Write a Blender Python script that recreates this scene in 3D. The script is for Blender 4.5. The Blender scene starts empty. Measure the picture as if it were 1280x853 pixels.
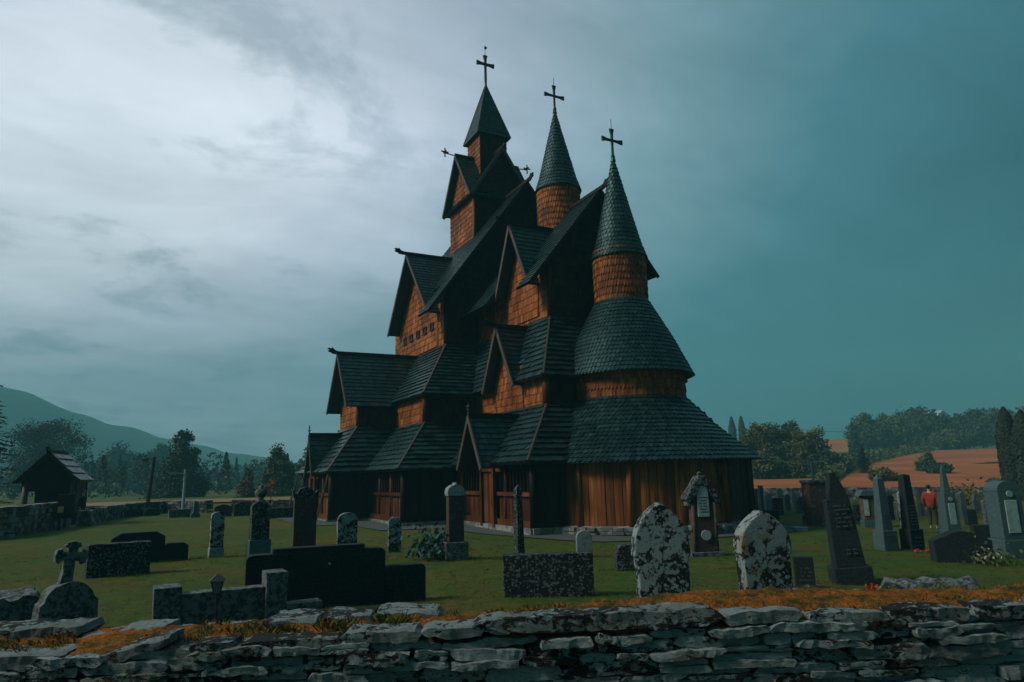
import bpy, bmesh, math, random
from mathutils import Vector, Matrix, noise
random.seed(7)
rnd = random.random
def U(a, b): return a + (b - a) * random.random()
R = math.radians
sc = bpy.context.scene
COL = sc.collection

# ------------------------------------------------------------------ camera
S = 1.115                                   # metres per unit of the survey of the church
IW, IH = 1280.0, 853.0
FOC, HEAD, PITCH, ROLL = 849.3, R(27.73), R(11.05), R(1.49)
CAM = Vector((-15.70 * S, -20.67 * S, 1.90 * S))
FH = Vector((math.sin(HEAD), math.cos(HEAD), 0)); RH = Vector((math.cos(HEAD), -math.sin(HEAD), 0))
F = FH * math.cos(PITCH) + Vector((0, 0, math.sin(PITCH)))
U0 = RH.cross(F)
RT = RH * math.cos(ROLL) - U0 * math.sin(ROLL)
UP = RH * math.sin(ROLL) + U0 * math.cos(ROLL)
cd = bpy.data.cameras.new('camera'); cam = bpy.data.objects.new('camera', cd); COL.objects.link(cam)
cam.matrix_world = Matrix(((RT.x, UP.x, -F.x, CAM.x), (RT.y, UP.y, -F.y, CAM.y), (RT.z, UP.z, -F.z, CAM.z), (0, 0, 0, 1)))
cd.sensor_width = 36; cd.lens = FOC / IW * 36; cd.clip_end = 20000; cd.clip_start = 0.05
sc.camera = cam
def ray(px, py): return (F + RT * ((px - IW / 2) / FOC) - UP * ((py - IH / 2) / FOC))
def at(px, py, z=0.0):
    d = ray(px, py); k = (z - CAM.z) / d.z
    return CAM + d * k
def at_d(px, py, dist):                      # point at a horizontal distance
    d = ray(px, py); return CAM + d * (dist / math.hypot(d.x, d.y))
def azim(p): return math.atan2(p.x - CAM.x, p.y - CAM.y)
def hdist(p): return math.hypot(p.x - CAM.x, p.y - CAM.y)

# ------------------------------------------------------------------ mesh helpers
class MB:
    def __init__(s): s.v = []; s.f = []; s.r = []; s.m = []
    def face(s, pts, r=None, m=0):
        b = len(s.v); s.v.extend([tuple(p) for p in pts]); s.f.append(tuple(range(b, b + len(pts)))); s.r.append(rnd() if r is None else r); s.m.append(m)
    def mesh(s, pts, faces, r=None, m=0):
        b = len(s.v); s.v.extend([tuple(p) for p in pts]); r = rnd() if r is None else r
        for f in faces: s.f.append(tuple(b + i for i in f)); s.r.append(r); s.m.append(m)
    def box(s, x0, x1, y0, y1, z0, z1, r=None, m=0):
        s.mesh([(x, y, z) for z in (z0, z1) for y in (y0, y1) for x in (x0, x1)], BOXF, r, m)
    def obox(s, c, ax, ay, az, r=None, m=0):  # oriented box, half vectors
        c = Vector(c)
        s.mesh([c + ax * i + ay * j + az * k for k in (-1, 1) for j in (-1, 1) for i in (-1, 1)], BOXF, r, m)
    def beam(s, a, b, w, h, up=Vector((0, 0, 1)), r=None, m=0):
        a = Vector(a); b = Vector(b); d = b - a; x = d.cross(up)
        if x.length < 1e-6: x = d.cross(Vector((1, 0, 0)))
        x.normalize(); z = x.cross(d).normalized()
        s.obox((a + b) / 2, d / 2, x * (w / 2), z * (h / 2), r, m)
    def tube(s, path, rad, n=8, r=None, m=0, cap=True):
        path = [Vector(p) for p in path]; rad = rad if isinstance(rad, (list, tuple)) else [rad] * len(path)
        b = len(s.v); r = rnd() if r is None else r
        for i, p in enumerate(path):
            d = (path[min(i + 1, len(path) - 1)] - path[max(i - 1, 0)]).normalized()
            x = d.cross(Vector((0.31, 0.17, 0.93)) if abs(d.z) < .9 else Vector((1, 0, 0))).normalized(); y = d.cross(x)
            for k in range(n):
                t = 2 * math.pi * k / n; s.v.append(tuple(p + x * (math.cos(t) * rad[i]) + y * (math.sin(t) * rad[i])))
        for i in range(len(path) - 1):
            for k in range(n):
                k2 = (k + 1) % n; s.f.append((b + i * n + k, b + i * n + k2, b + (i + 1) * n + k2, b + (i + 1) * n + k)); s.r.append(r); s.m.append(m)
        if cap:
            s.f.append(tuple(b + k for k in reversed(range(n)))); s.r.append(r); s.m.append(m)
            e = b + (len(path) - 1) * n; s.f.append(tuple(e + k for k in range(n))); s.r.append(r); s.m.append(m)
    def lathe(s, prof, c=(0, 0, 0), n=48, r=None, m=0):
        b = len(s.v); r = rnd() if r is None else r; c = Vector(c)
        for (q, z) in prof:
            for k in range(n):
                t = 2 * math.pi * k / n; s.v.append((c.x + q * math.cos(t), c.y + q * math.sin(t), c.z + z))
        for i in range(len(prof) - 1):
            for k in range(n):
                k2 = (k + 1) % n; s.f.append((b + i * n + k, b + i * n + k2, b + (i + 1) * n + k2, b + (i + 1) * n + k)); s.r.append(r); s.m.append(m)
    def prism(s, prof, y0, y1, r=None, m=0):  # (x,z) outline, counter-clockwise seen from -Y, extruded along y
        n = len(prof); P = [(x, y0, z) for x, z in prof] + [(x, y1, z) for x, z in prof]
        fs = [tuple(range(n)), tuple(range(2 * n - 1, n - 1, -1))] + [((i + 1) % n, i, n + i, n + (i + 1) % n) for i in range(n)]
        s.mesh(P, fs, r, m)
    def build(s, name, mat, parent=None, loc=None, rotz=0, smooth=False, bevel=0, tilt=None, org=None):
        me = bpy.data.meshes.new(name)
        vs = s.v
        if org is not None: vs = [(x - org[0], y - org[1], z - org[2]) for x, y, z in vs]
        me.from_pydata(vs, [], s.f)
        a = me.attributes.new('rnd', 'FLOAT', 'FACE'); a.data.foreach_set('value', s.r)
        for mm in (mat if isinstance(mat, (list, tuple)) else [mat]): me.materials.append(mm)
        if any(s.m): me.polygons.foreach_set('material_index', s.m)
        if bevel:
            bm = bmesh.new(); bm.from_mesh(me); bmesh.ops.remove_doubles(bm, verts=bm.verts, dist=1e-5)
            es = [e for e in bm.edges if len(e.link_faces) == 2 and e.calc_face_angle(0) > R(25)]
            bmesh.ops.bevel(bm, geom=es, offset=bevel, segments=2, profile=.6, affect='EDGES', clamp_overlap=True)
            bm.to_mesh(me); bm.free()
        if smooth: me.polygons.foreach_set('use_smooth', [True] * len(me.polygons))
        me.update()
        o = bpy.data.objects.new(name, me); COL.objects.link(o)
        if parent: o.parent = parent
        if org is not None: o.location = org
        if loc is not None: o.location = loc
        o.rotation_euler.z = rotz
        if tilt: o.rotation_euler.x, o.rotation_euler.y = tilt
        return o
BOXF = [(0, 2, 3, 1), (4, 5, 7, 6), (0, 1, 5, 4), (2, 6, 7, 3), (0, 4, 6, 2), (1, 3, 7, 5)]
def tag(o, label=None, cat=None, group=None, kind=None):
    if label: o['label'] = label
    if cat: o['category'] = cat
    if group: o['group'] = group
    if kind: o['kind'] = kind
    return o
def empty(name, loc, rz=0, label=None, cat=None, group=None, tilt=None):
    o = bpy.data.objects.new(name, None); COL.objects.link(o); o.location = loc; o.rotation_euler.z = rz
    if tilt: o.rotation_euler.x, o.rotation_euler.y = tilt
    o.empty_display_size = .1
    return tag(o, label, cat, group)

# ------------------------------------------------------------------ materials
class NT:
    def __init__(s, name):
        s.mat = bpy.data.materials.new(name); s.mat.use_nodes = True; s.t = s.mat.node_tree; s.t.nodes.clear()
        s.out = s.n('ShaderNodeOutputMaterial'); s.b = s.n('ShaderNodeBsdfPrincipled'); s.l(s.b.outputs[0], s.out.inputs[0])
        s.tc = s.n('ShaderNodeTexCoord')
    def n(s, t, **k):
        x = s.t.nodes.new(t)
        for a, v in k.items(): setattr(x, a, v)
        return x
    def l(s, a, b): s.t.links.new(a, b)
    def vec(s, scale=(1, 1, 1), src='Object'):
        m = s.n('ShaderNodeMapping'); m.inputs['Scale'].default_value = scale; s.l(s.tc.outputs[src], m.inputs[0]); return m.outputs[0]
    def noise(s, sc=5, det=4, rough=.55, vec=None, dist=0):
        x = s.n('ShaderNodeTexNoise'); x.inputs['Scale'].default_value = sc; x.inputs['Detail'].default_value = det; x.inputs['Roughness'].default_value = rough; x.inputs['Distortion'].default_value = dist
        s.l(vec if vec is not None else s.tc.outputs['Object'], x.inputs['Vector']); return x.outputs['Fac']
    def vor(s, sc=5, vec=None, out='Distance', feat='F1', rand=1):
        x = s.n('ShaderNodeTexVoronoi', feature=feat); x.inputs['Scale'].default_value = sc; x.inputs['Randomness'].default_value = rand
        s.l(vec if vec is not None else s.tc.outputs['Object'], x.inputs['Vector']); return x.outputs[out]
    def ramp(s, fac, stops, interp='LINEAR'):
        x = s.n('ShaderNodeValToRGB'); e = x.color_ramp; e.interpolation = interp
        while len(e.elements) < len(stops): e.elements.new(.5)
        for el, (p, c) in zip(e.elements, stops):
            el.position = p; el.color = (c, c, c, 1) if isinstance(c, (int, float)) else (*c, 1)
        s.l(fac, x.inputs[0]); return x.outputs[0]
    def mix(s, fac, a, b, mode='MIX'):
        x = s.n('ShaderNodeMix', data_type='RGBA', blend_type=mode)
        for k, v in ((0, fac), (6, a), (7, b)):
            if isinstance(v, (int, float)): x.inputs[k].default_value = v if k == 0 else (v, v, v, 1)
            elif isinstance(v, tuple): x.inputs[k].default_value = (*v, 1)
            else: s.l(v, x.inputs[k])
        return x.outputs[2]
    def math(s, op, a, b=0.0):
        x = s.n('ShaderNodeMath', operation=op)
        for k, v in ((0, a), (1, b)):
            if isinstance(v, (int, float)): x.inputs[k].default_value = v
            else: s.l(v, x.inputs[k])
        return x.outputs[0]
    def attr(s, name='rnd'):
        x = s.n('ShaderNodeAttribute', attribute_name=name); return x.outputs['Fac']
    def bump(s, h, st=.3, dist=.02):
        x = s.n('ShaderNodeBump'); x.inputs['Strength'].default_value = st; x.inputs['Distance'].default_value = dist
        s.l(h, x.inputs['Height']); s.l(x.outputs[0], s.b.inputs['Normal'])
    def fin(s, col, rough=.8, spec=.3):
        if isinstance(col, tuple): s.b.inputs['Base Color'].default_value = (*col, 1)
        else: s.l(col, s.b.inputs['Base Color'])
        if isinstance(rough, (int, float)): s.b.inputs['Roughness'].default_value = rough
        else: s.l(rough, s.b.inputs['Roughness'])
        s.b.inputs['Specular IOR Level'].default_value = spec
        return s.mat
def m_plain(name, col, rough=.6, spec=.4, metal=0):
    t = NT(name); n = t.noise(9, 5)
    t.bump(n, .15, .01); t.b.inputs['Metallic'].default_value = metal
    return t.fin(t.mix(t.ramp(n, [(.3, 0.0), (.7, 1.0)]), tuple(c * .75 for c in col), tuple(min(1, c * 1.2) for c in col)), rough, spec)
def m_wood(name, cols, streak=(6, 6, .5), dark=.45, rough=.6, spec=.35, big=.6, blot=0.0):
    t = NT(name)
    c = t.ramp(t.attr(), [(0, cols[0]), (.5, cols[1]), (1, cols[2])])
    n1 = t.noise(3.0, 6, .65, t.vec(streak)); n2 = t.noise(big, 4, .6)
    c = t.mix(t.ramp(n1, [(.35, 1.0), (.65, 0.0)]), c, t.mix(1.0, c, (dark, dark, dark), 'MULTIPLY'))
    c = t.mix(t.ramp(n2, [(.42, 0.0), (.62, blot)]), c, t.mix(1.0, c, (.35, .33, .33), 'MULTIPLY'))
    t.bump(n1, .5, .015)
    return t.fin(c, rough, spec)
def m_stone(name, base, lich, cover=.5, sc=6, rough=.85, spot=None, orange=0, soft=.03, stretch=(1, 1, 1), mid=None, spec=.3):
    t = NT(name); v = t.vec(stretch)
    b = t.noise(sc * 4, 6, .7, v); n = t.noise(sc, 8, .62, v, .4); g = t.noise(sc * .35, 3, .5, v)
    c = t.mix(b, tuple(x * .6 for x in base), tuple(x * 1.35 for x in base))
    nn = t.math('ADD', t.math('MULTIPLY', n, .75), t.math('MULTIPLY', g, .25))
    thr = .5 + (.5 - cover) * .36
    lm = t.ramp(nn, [(thr - soft, 0.0), (thr + soft, 1.0)])
    lc = t.mix(t.noise(sc * 7, 5, .7, v), tuple(x * .62 for x in lich), tuple(min(1, x * 1.25) for x in lich))
    if mid:
        c = t.mix(t.ramp(nn, [(thr - .10, 0.0), (thr - .02, 1.0)]), c, mid)
    c = t.mix(lm, c, lc)
    if spot:
        d = t.vor(spot, v); w = t.noise(sc * .8, 3, .5, v)
        sm = t.math('MULTIPLY', t.ramp(t.math('ADD', d, t.math('MULTIPLY', b, .18)), [(.36, 1.0), (.42, 0.0)]), t.ramp(w, [(.42, 0.0), (.5, 1.0)]))
        c = t.mix(sm, c, lc)
    if orange:
        c = t.mix(t.math('MULTIPLY', t.ramp(t.noise(sc * .7, 5, .6, v), [(.56, 0.0), (.66, 1.0)]), orange), c, (.17, .075, .02))
    t.bump(t.math('ADD', b, t.math('MULTIPLY', lm, .6)), .5, .012)
    return t.fin(c, rough, spec)
def m_leaf(name, cols, rough=.7, trans=.0):
    t = NT(name)
    c = t.ramp(t.attr(), [(0, cols[0]), (.5, cols[1]), (1, cols[2])])
    return t.fin(c, rough, .2)

HAZE = 0.0012; SUN = 1.5; EXPO = 1.22
SKY = [(0.0, (.018, .040, .048)), (.25, (.005, .026, .034)), (.40, (.000, .010, .017)), (.50, (.000, .023, .033)), (.655, (.026, .082, .106)), (.785, (.115, .182, .215)), (.88, (.24, .278, .34)), (.95, (.37, .395, .465)), (1.0, (.47, .50, .55))]
ZEN = (.026, .055, .066)
# palette
M = {}
M['roof'] = m_wood('tarred_shingles', [(.004, .014, .016), (.009, .028, .031), (.019, .052, .056)], (5, 5, 5), .6, .42, .48, .5, .3)
[n for n in M['roof'].node_tree.nodes if n.type == 'BSDF_PRINCIPLED'][0].inputs['Specular Tint'].default_value = (.42, .92, .96, 1)
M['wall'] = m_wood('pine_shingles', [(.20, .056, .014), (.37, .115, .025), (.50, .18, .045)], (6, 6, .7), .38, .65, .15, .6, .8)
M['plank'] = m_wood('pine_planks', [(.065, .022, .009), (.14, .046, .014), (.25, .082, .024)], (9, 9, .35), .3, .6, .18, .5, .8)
M['wall_tar_shade'] = m_wood('tarred_shaded_wall_shingles', [(.012, .009, .007), (.024, .016, .010), (.044, .026, .015)], (7, 7, .8), .5, .6, .12, .7, .5)  # tar tone deepened so the sides off the south read as shaded
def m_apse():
    # planks bleached orange to the south; tar plus painted shade darkens the north side
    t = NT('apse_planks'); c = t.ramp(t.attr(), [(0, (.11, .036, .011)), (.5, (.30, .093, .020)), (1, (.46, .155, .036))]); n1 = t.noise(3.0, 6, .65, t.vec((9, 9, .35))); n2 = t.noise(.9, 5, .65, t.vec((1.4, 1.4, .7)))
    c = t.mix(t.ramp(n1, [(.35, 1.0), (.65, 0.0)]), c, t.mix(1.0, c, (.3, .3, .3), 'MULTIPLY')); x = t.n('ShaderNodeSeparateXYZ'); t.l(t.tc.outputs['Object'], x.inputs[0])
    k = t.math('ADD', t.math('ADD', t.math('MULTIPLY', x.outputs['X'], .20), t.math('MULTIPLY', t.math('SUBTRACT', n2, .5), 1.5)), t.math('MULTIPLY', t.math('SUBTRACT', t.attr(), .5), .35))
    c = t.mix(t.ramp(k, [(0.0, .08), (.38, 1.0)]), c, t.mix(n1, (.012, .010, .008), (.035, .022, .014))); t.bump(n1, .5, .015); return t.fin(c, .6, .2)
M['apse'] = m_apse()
M['trim'] = m_wood('weathered_trim', [(.05, .042, .036), (.075, .06, .05), (.10, .08, .065)], (3, 3, 3), .5, .6, .3)
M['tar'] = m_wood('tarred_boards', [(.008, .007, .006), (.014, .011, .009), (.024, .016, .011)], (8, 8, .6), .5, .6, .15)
M['iron'] = m_plain('black_iron', (.010, .014, .016), .5, .5)
M['found'] = m_stone('foundation_stone', (.10, .11, .11), (.22, .25, .25), .5, 3, .85)

# ------------------------------------------------------------------ shingled surfaces
def shingle(mb, q, u, v, n, w, L, t, tip):
    h = w / 2; tp = tip * w
    a = [q - u * h + v * tp, q, q + u * h + v * tp, q + u * h + v * L, q - u * h + v * L]
    hi = [a[0] + n * t, a[1] + n * t, a[2] + n * t, a[3] + n * (t * .12), a[4] + n * (t * .12)]
    P = hi + [a[0], a[1], a[2]]
    mb.mesh(P, [(0, 1, 2, 3, 4), (0, 5, 6, 1), (1, 6, 7, 2), (4, 3, 2), (0, 4, 5), (2, 7, 3)][:3] + [(0, 4, 5), (2, 7, 3)])
def clip_iv(P2, v):
    lo, hi = 1e9, -1e9; n = len(P2)
    for i in range(n):
        (u0, v0), (u1, v1) = P2[i], P2[(i + 1) % n]
        if (v0 - v) * (v1 - v) <= 0 and v0 != v1:
            k = u0 + (u1 - u0) * (v - v0) / (v1 - v0); lo = min(lo, k); hi = max(hi, k)
    return lo, hi
def surface(mb, pts, row=.26, w=.17, t=.035, slab=.1, tip=.25, jit=.15):
    pts = [Vector(p) for p in pts]; O = pts[0]; u = (pts[1] - pts[0]).normalized()
    n = u.cross(pts[-1] - pts[0]).normalized(); v = n.cross(u)
    k = len(pts)
    mb.mesh(pts + [p - n * slab for p in pts], [tuple(range(k)), tuple(range(2 * k - 1, k - 1, -1))] + [((i + 1) % k, i, k + i, k + (i + 1) % k) for i in range(k)], .3)
    P2 = [((p - O).dot(u), (p - O).dot(v)) for p in pts]; vm = max(p[1] for p in P2)
    nr = max(1, round(vm / row)); row = vm / nr
    for i in range(nr):
        v0 = i * row - (.03 if i == 0 else 0)
        lo, hi = clip_iv(P2, min(vm - 1e-3, i * row + row * .35))
        if hi - lo < .05: continue
        x = lo - (w * .5 if i % 2 else 0)
        while x < hi - .01:
            ww = w * U(1 - jit, 1 + jit); a = max(x, lo); b = min(x + ww, hi)
            if b - a > .02:
                shingle(mb, O + u * ((a + b) / 2) + v * (v0 + U(-.012, .012)), u, v, n, (b - a) * .97, min(row * 1.12, vm - v0), t * U(.8, 1.2), tip)
            x += ww
def prof_at(prof, s):
    for (r0, z0), (r1, z1) in zip(prof, prof[1:]):
        L = math.hypot(r1 - r0, z1 - z0)
        if s <= L or (r1, z1) == prof[-1]:
            k = s / L; return r0 + (r1 - r0) * k, z0 + (z1 - z0) * k, (r1 - r0) / L, (z1 - z0) / L
        s -= L
def cone(mb, c, prof, row=.21, w=.17, t=.03, tip=.3, n=64, inner=None):
    c = Vector(c); mb.lathe(prof, c, n, .3)
    if inner: mb.lathe([prof[0], inner], c, n, .2)
    Lt = sum(math.hypot(b[0] - a[0], b[1] - a[1]) for a, b in zip(prof, prof[1:])); nr = max(1, round(Lt / row)); row = Lt / nr
    for i in range(nr):
        s = i * row; r, z, dr, dz = prof_at(prof, s)
        N = max(8, round(2 * math.pi * r / w)); ww = 2 * math.pi * r / N; ph = .5 if i % 2 else 0
        for k in range(N):
            a = 2 * math.pi * (k + ph + U(-.06, .06)) / N; e = Vector((math.cos(a), math.sin(a), 0))
            u = Vector((-e.y, e.x, 0)); v = e * dr + Vector((0, 0, dz)); nn = u.cross(v)
            shingle(mb, c + e * r + Vector((0, 0, z)) + v * U(-.012, .012), u, v, nn, ww * U(.9, .98), min(row * 1.1, Lt - s), t * U(.8, 1.25), tip)

# ------------------------------------------------------------------ the church
church = empty('stave_church', (0, 0, 0), 0, 'dark tarred wooden stave church with three crossed spires and orange shingled walls', 'church')
V = {}
for kv in '''yT=11.65 wt=0.82 we=1.02 ze=20.5 zap=24.14 ws=1.61 zsr=19.26 zse=16.36 dse=1.95 wse=1.88 yNe=7.13 zN=16.22 zNe=9.23 wNe=5.21 wN=4.1 yNw=7.9 zNb=7.85 xd=4.75 wd=3.03 zd=13.19 zde=9.50 wA=6.09 yA=5.56 zA=5.22 wB=5.80 yB=6.05 zCt=4.12 wC=7.67 yC=4.04 zC=2.16 wCp=7.27 yCp=4.45 xS=7.95 hS=1.94 zS=7.75 zSe=5.10 xSw=7.57 hSw=1.69 xA=9.31 yAA=8.26 zAt=4.22 xAp=9.0 yAp=8.7 xP=9.38 zP=3.85 hP=0.80 zPe=2.05 yc=1.00 zc=13.35 zce=9.06 wce=3.47 wcw=2.4 ycw=1.4 zcb=7.9 w2=3.82 y2=-0.34 z2=5.28 w15=3.46 y15=0.08 z1t=4.34 w1=5.45 y1=-1.97 z1=2.25 w1p=4.98 y1p=-1.45 xcd=2.94 ycd=3.56 hcd=1.47 zcd=12.29 zcde=9.34 yt=4.26 rt=0.98 zt2=18.59 zt1=14.52 rte=1.06 ra=1.02 rae=1.10 za_ap=14.26 za_c=10.0 za_b=8.28 r2e=2.52 z2e=5.31 r2=2.16 z2b=4.48 r1e=4.56 z1e=2.18 r1w=4.14 x2d=3.95 y2d=3.00 h2d=1.33 z2d=7.64 z2de=5.19 xp1=5.85 hp1=1.00 zp1=3.93 zp1e=2.14 y1d=1.53'''.split():
    k, x = kv.split('='); V[k] = float(x) * S
G = type('G', (), V)
def roof_part(pts_list, row=.28, w=.2, t=.045, slab=.1, tip=.05, name='roof'):
    mb = MB()
    for p in pts_list: surface(mb, p, row, w, t, slab, tip)
    return mb.build(name, M['roof'], church)
def finial(parent, p, d, s=1.0):
    # carved dragon head at the end of a ridge: neck, open jaw and curled crest in one outline
    d = Vector((d[0], d[1], 0)).normalized(); o = [(-.25, -.09), (.18, -.09), (.30, .0), (.46, .04), (.52, .13), (.40, .12), (.44, .2), (.55, .25), (.44, .32), (.30, .27), (.22, .36), (.14, .26), (.02, .16), (-.25, .09)]
    mb = MB(); s_ = Vector((-d.y, d.x, 0)) * .045; n = len(o)
    P = [p + d * (x * s) + Vector((0, 0, z * s)) + s_ for x, z in o] + [p + d * (x * s) + Vector((0, 0, z * s)) - s_ for x, z in o]
    mb.mesh(P, [tuple(range(n)), tuple(range(2 * n - 1, n - 1, -1))] + [((i + 1) % n, i, n + i, n + (i + 1) % n) for i in range(n)])
    return mb.build('dragon_finial', M['tar'], parent)
def notched(eE, eW, tE, tW, y0, y1, xc, west=True):
    # a south slope interrupted between y0 and y1 by a cross gable whose wall stands at x = -xc
    zc = eE[2] + (tE[2] - eE[2]) * (xc + eE[0]) / (tE[0] - eE[0]) if False else eE[2] + (tE[2] - eE[2]) * (-xc - eE[0]) / (tE[0] - eE[0])
    y1c = y1 if west else eW[1]
    P = [[(eE[0], y0, eE[2]), eE, tE, (tE[0], y0, tE[2])], [(-xc, y1c, zc), (-xc, y0, zc), (tE[0], y0, tE[2]), (tE[0], y1c, tE[2])]]
    if west: P.append([eW, (eE[0], y1, eE[2]), (tE[0], y1, tE[2]), tW])
    return P
def gable(f, b, h, ze, zr, row=.26, w=.18, t=.04, fin=.8, ridge_over=.3, both=False, trim='trim', kr=1.0, notch=None):
    f = Vector((f[0], f[1], 0)); b = Vector((b[0], b[1], 0)); d = (b - f).normalized(); rt = Vector((d.y, -d.x, 0))
    E = Vector((0, 0, ze)); Z = Vector((0, 0, zr))
    E2 = Vector((0, 0, zr - (zr - ze) * kr)); hk = h * kr
    o = roof_part([[f + rt * hk + E2, b + rt * hk + E2, b + Z, f + Z], *(notched((-h, f.y, ze), (-h, b.y, ze), (0, f.y, zr), (0, b.y, zr), *notch) if notch else [[b - rt * h + E, f - rt * h + E, f + Z, b + Z]])], row, w, t)
    mb = MB()
    for end, dd in ([(f, -d)] + ([(b, d)] if both else [])):
        for sd in (-1, 1):
            if end is b and sd < 0 and notch and len(notch) > 3: continue
            lo = end + rt * (sd * ((hk if sd > 0 else h) + .05)) + (E2 if sd > 0 else E) + dd * .035 - Vector((0, 0, .05)); hi = end + Z + dd * (.035 + .004 * sd) + Vector((0, 0, .04))
            ax = (hi - lo); upv = dd.cross(ax).normalized()
            if upv.z < 0: upv = -upv
            mb = MB(); mb.obox((lo + hi) / 2 - upv * .04, ax / 2, dd * .028, upv * .085); mb.build('bargeboard', M[trim], o)
    
    mb = MB(); mb.beam(f - d * ridge_over + Z + Vector((0, 0, .07)), b + Z + Vector((0, 0, .07)) + (d * ridge_over if both else d * 0), .16, .16); mb.build('ridge_beam', M['tar'], o)
    if fin:
        finial(o, f - d * ridge_over + Z + Vector((0, 0, .07)), -d, fin)
        if both: finial(o, b + d * ridge_over + Z + Vector((0, 0, .07)), d, fin)
    return o
def wall_part(pts_list, row=.33, w=.19, t=.03, tip=.12, name='wall', mat=None):
    # sun-bleached on the south side; the others tarred, with shade put into the colour
    for p in pts_list:
        m_ = mat or ('wall' if Vector(p[1]).y - Vector(p[0]).y < -.01 else 'wall_tar_shade')
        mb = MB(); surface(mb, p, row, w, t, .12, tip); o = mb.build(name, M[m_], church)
        if mat is None: o['label'] = 'sun bleached orange shingled wall' if m_ == 'wall' else 'tarred shingled wall with shade in its colour'
    return o
def boxwall(x, y0, y1, z0, z1, gE=None, gW=None, nx=None, **k):
    nx = nx or x
    # shingled walls of a storey: south, east, north, west; a gable peak on east/west if given
    e = [(-x, y0, z0), (nx, y0, z0), (nx, y0, z1)] + ([(0, y0, gE)] if gE else []) + [(-x, y0, z1)]
    w = [(nx, y1, z0), (-x, y1, z0), (-x, y1, z1)] + ([(0, y1, gW)] if gW else []) + [(nx, y1, z1)]
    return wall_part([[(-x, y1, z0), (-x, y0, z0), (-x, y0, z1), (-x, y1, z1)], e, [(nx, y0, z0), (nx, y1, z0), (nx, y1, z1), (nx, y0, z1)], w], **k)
def corner_posts(pts, z0, z1, rad=.13, mat='plank'):
    for x, y in pts:
        mb = MB(); mb.tube([(x, y, z0), (x, y, z1)], [rad, rad * .9], 12); mb.build('corner_post', M[mat], church, smooth=True)
def latin_cross(parent, p, hgt, arm, axis=(1, 0), flare=1.0, rod=.5, bw=.09, vane=False):
    # crossed bars whose ends flare out
    p = Vector(p); ax = Vector((axis[0], axis[1], 0)).normalized(); th = Vector((-ax.y, ax.x, 0)) * (bw * .5)
    c = p + Vector((0, 0, hgt - arm)); z = Vector((0, 0, 1)); mb = MB()
    mb.obox(p + z * ((hgt - arm) / 2), ax * (bw / 2), th, z * ((hgt - arm) / 2))
    for dv, sv in ((ax, z), (-ax, z), (z, ax)):
        o = [(0, bw / 2), (arm * .55, bw * .5 * (1 + .3 * flare)), (arm * .8, bw * (.5 + .55 * flare)), (arm, bw * (.5 + .8 * flare))]
        P = [(a, b) for a, b in o] + [(a, -b) for a, b in reversed(o)]; n = len(P)
        Q = [c + dv * a + sv * b + th * 1.02 for a, b in P] + [c + dv * a + sv * b - th * 1.02 for a, b in P]
        mb.mesh(Q, [tuple(range(n)), tuple(range(2 * n - 1, n - 1, -1))] + [((i + 1) % n, i, n + i, n + (i + 1) % n) for i in range(n)])
    o = mb.build('cross', M['iron'], parent)
    if rod:
        mb = MB(); mb.tube([c + z * arm * .9, c + z * (arm + rod)], .014, 6)
        if vane:
            q = c + z * (arm + rod * .75)
            for k in range(4): mb.obox(q + ax * (.03 * k) + z * (.05 * (k % 2)), ax * .05, th * .3, z * (.08 - .012 * k))
        mb.build('lightning_rod', M['iron'], o)
    return o
ZV = Vector((0, 0, 1))
# --- apse ---------------------------------------------------------------
mb = MB(); mb.lathe([(G.r1w + .22, -.35), (G.r1w + .2, .22), (G.r1w + .05, .26), (G.r1w - .3, .26)], (0, 0, 0), 72)
for k in range(70):
    a = 2 * math.pi * k / 70 + U(-.02, .02); e = Vector((math.cos(a), math.sin(a), 0)); t = Vector((-e.y, e.x, 0))
    for zz in (.05, .17): mb.obox(e * (G.r1w + .2 + U(0, .08)) + ZV * zz, e * .1, t * U(.12, .22), ZV * .055)
mb.build('foundation', M['found'], church, bevel=0)
mb = MB(); N = 96; zt = G.z1e + .42
for k in range(N):
    a0 = 2 * math.pi * k / N; a1 = 2 * math.pi * (k + 1) / N - .004; r0 = G.r1w + U(-.012, .02); e0 = Vector((math.cos(a0), math.sin(a0), 0)); e1 = Vector((math.cos(a1), math.sin(a1), 0)); em = (e0 + e1).normalized()
    P = [e0 * r0, em * (r0 + .015), e1 * r0, e1 * (r0 - .1), e0 * (r0 - .1)]
    mb.mesh([p + ZV * .24 for p in P] + [p + ZV * zt for p in P], [(0, 1, 6, 5), (1, 2, 7, 6), (2, 3, 8, 7), (4, 0, 5, 9), (3, 4, 9, 8)])
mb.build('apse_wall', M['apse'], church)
for k in range(16):
    a = 2 * math.pi * (k + .3) / 16; e = Vector((math.cos(a), math.sin(a), 0)); mb = MB()
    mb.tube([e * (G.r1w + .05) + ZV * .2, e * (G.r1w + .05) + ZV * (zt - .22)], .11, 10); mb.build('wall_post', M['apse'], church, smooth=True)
mb = MB(); cone(mb, (0, 0, 0), [(G.r1e, G.z1e), (G.r1e - .62 * (G.r1e - G.r2), G.z1e + .57 * (G.z2b - G.z1e)), (G.r2 + .02, G.z2b)], .235, .19, .04, .38, 72, (G.r1w - .2, G.z1e + .35)); mb.build('apse_roof', M['roof'], church)
mb = MB(); cone(mb, (0, 0, 0), [(G.r2, G.z2b - .15), (G.r2, G.z2e + .45)], .42, .15, .035, .9); mb.build('apse_gallery', M['wall'], church)
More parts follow.
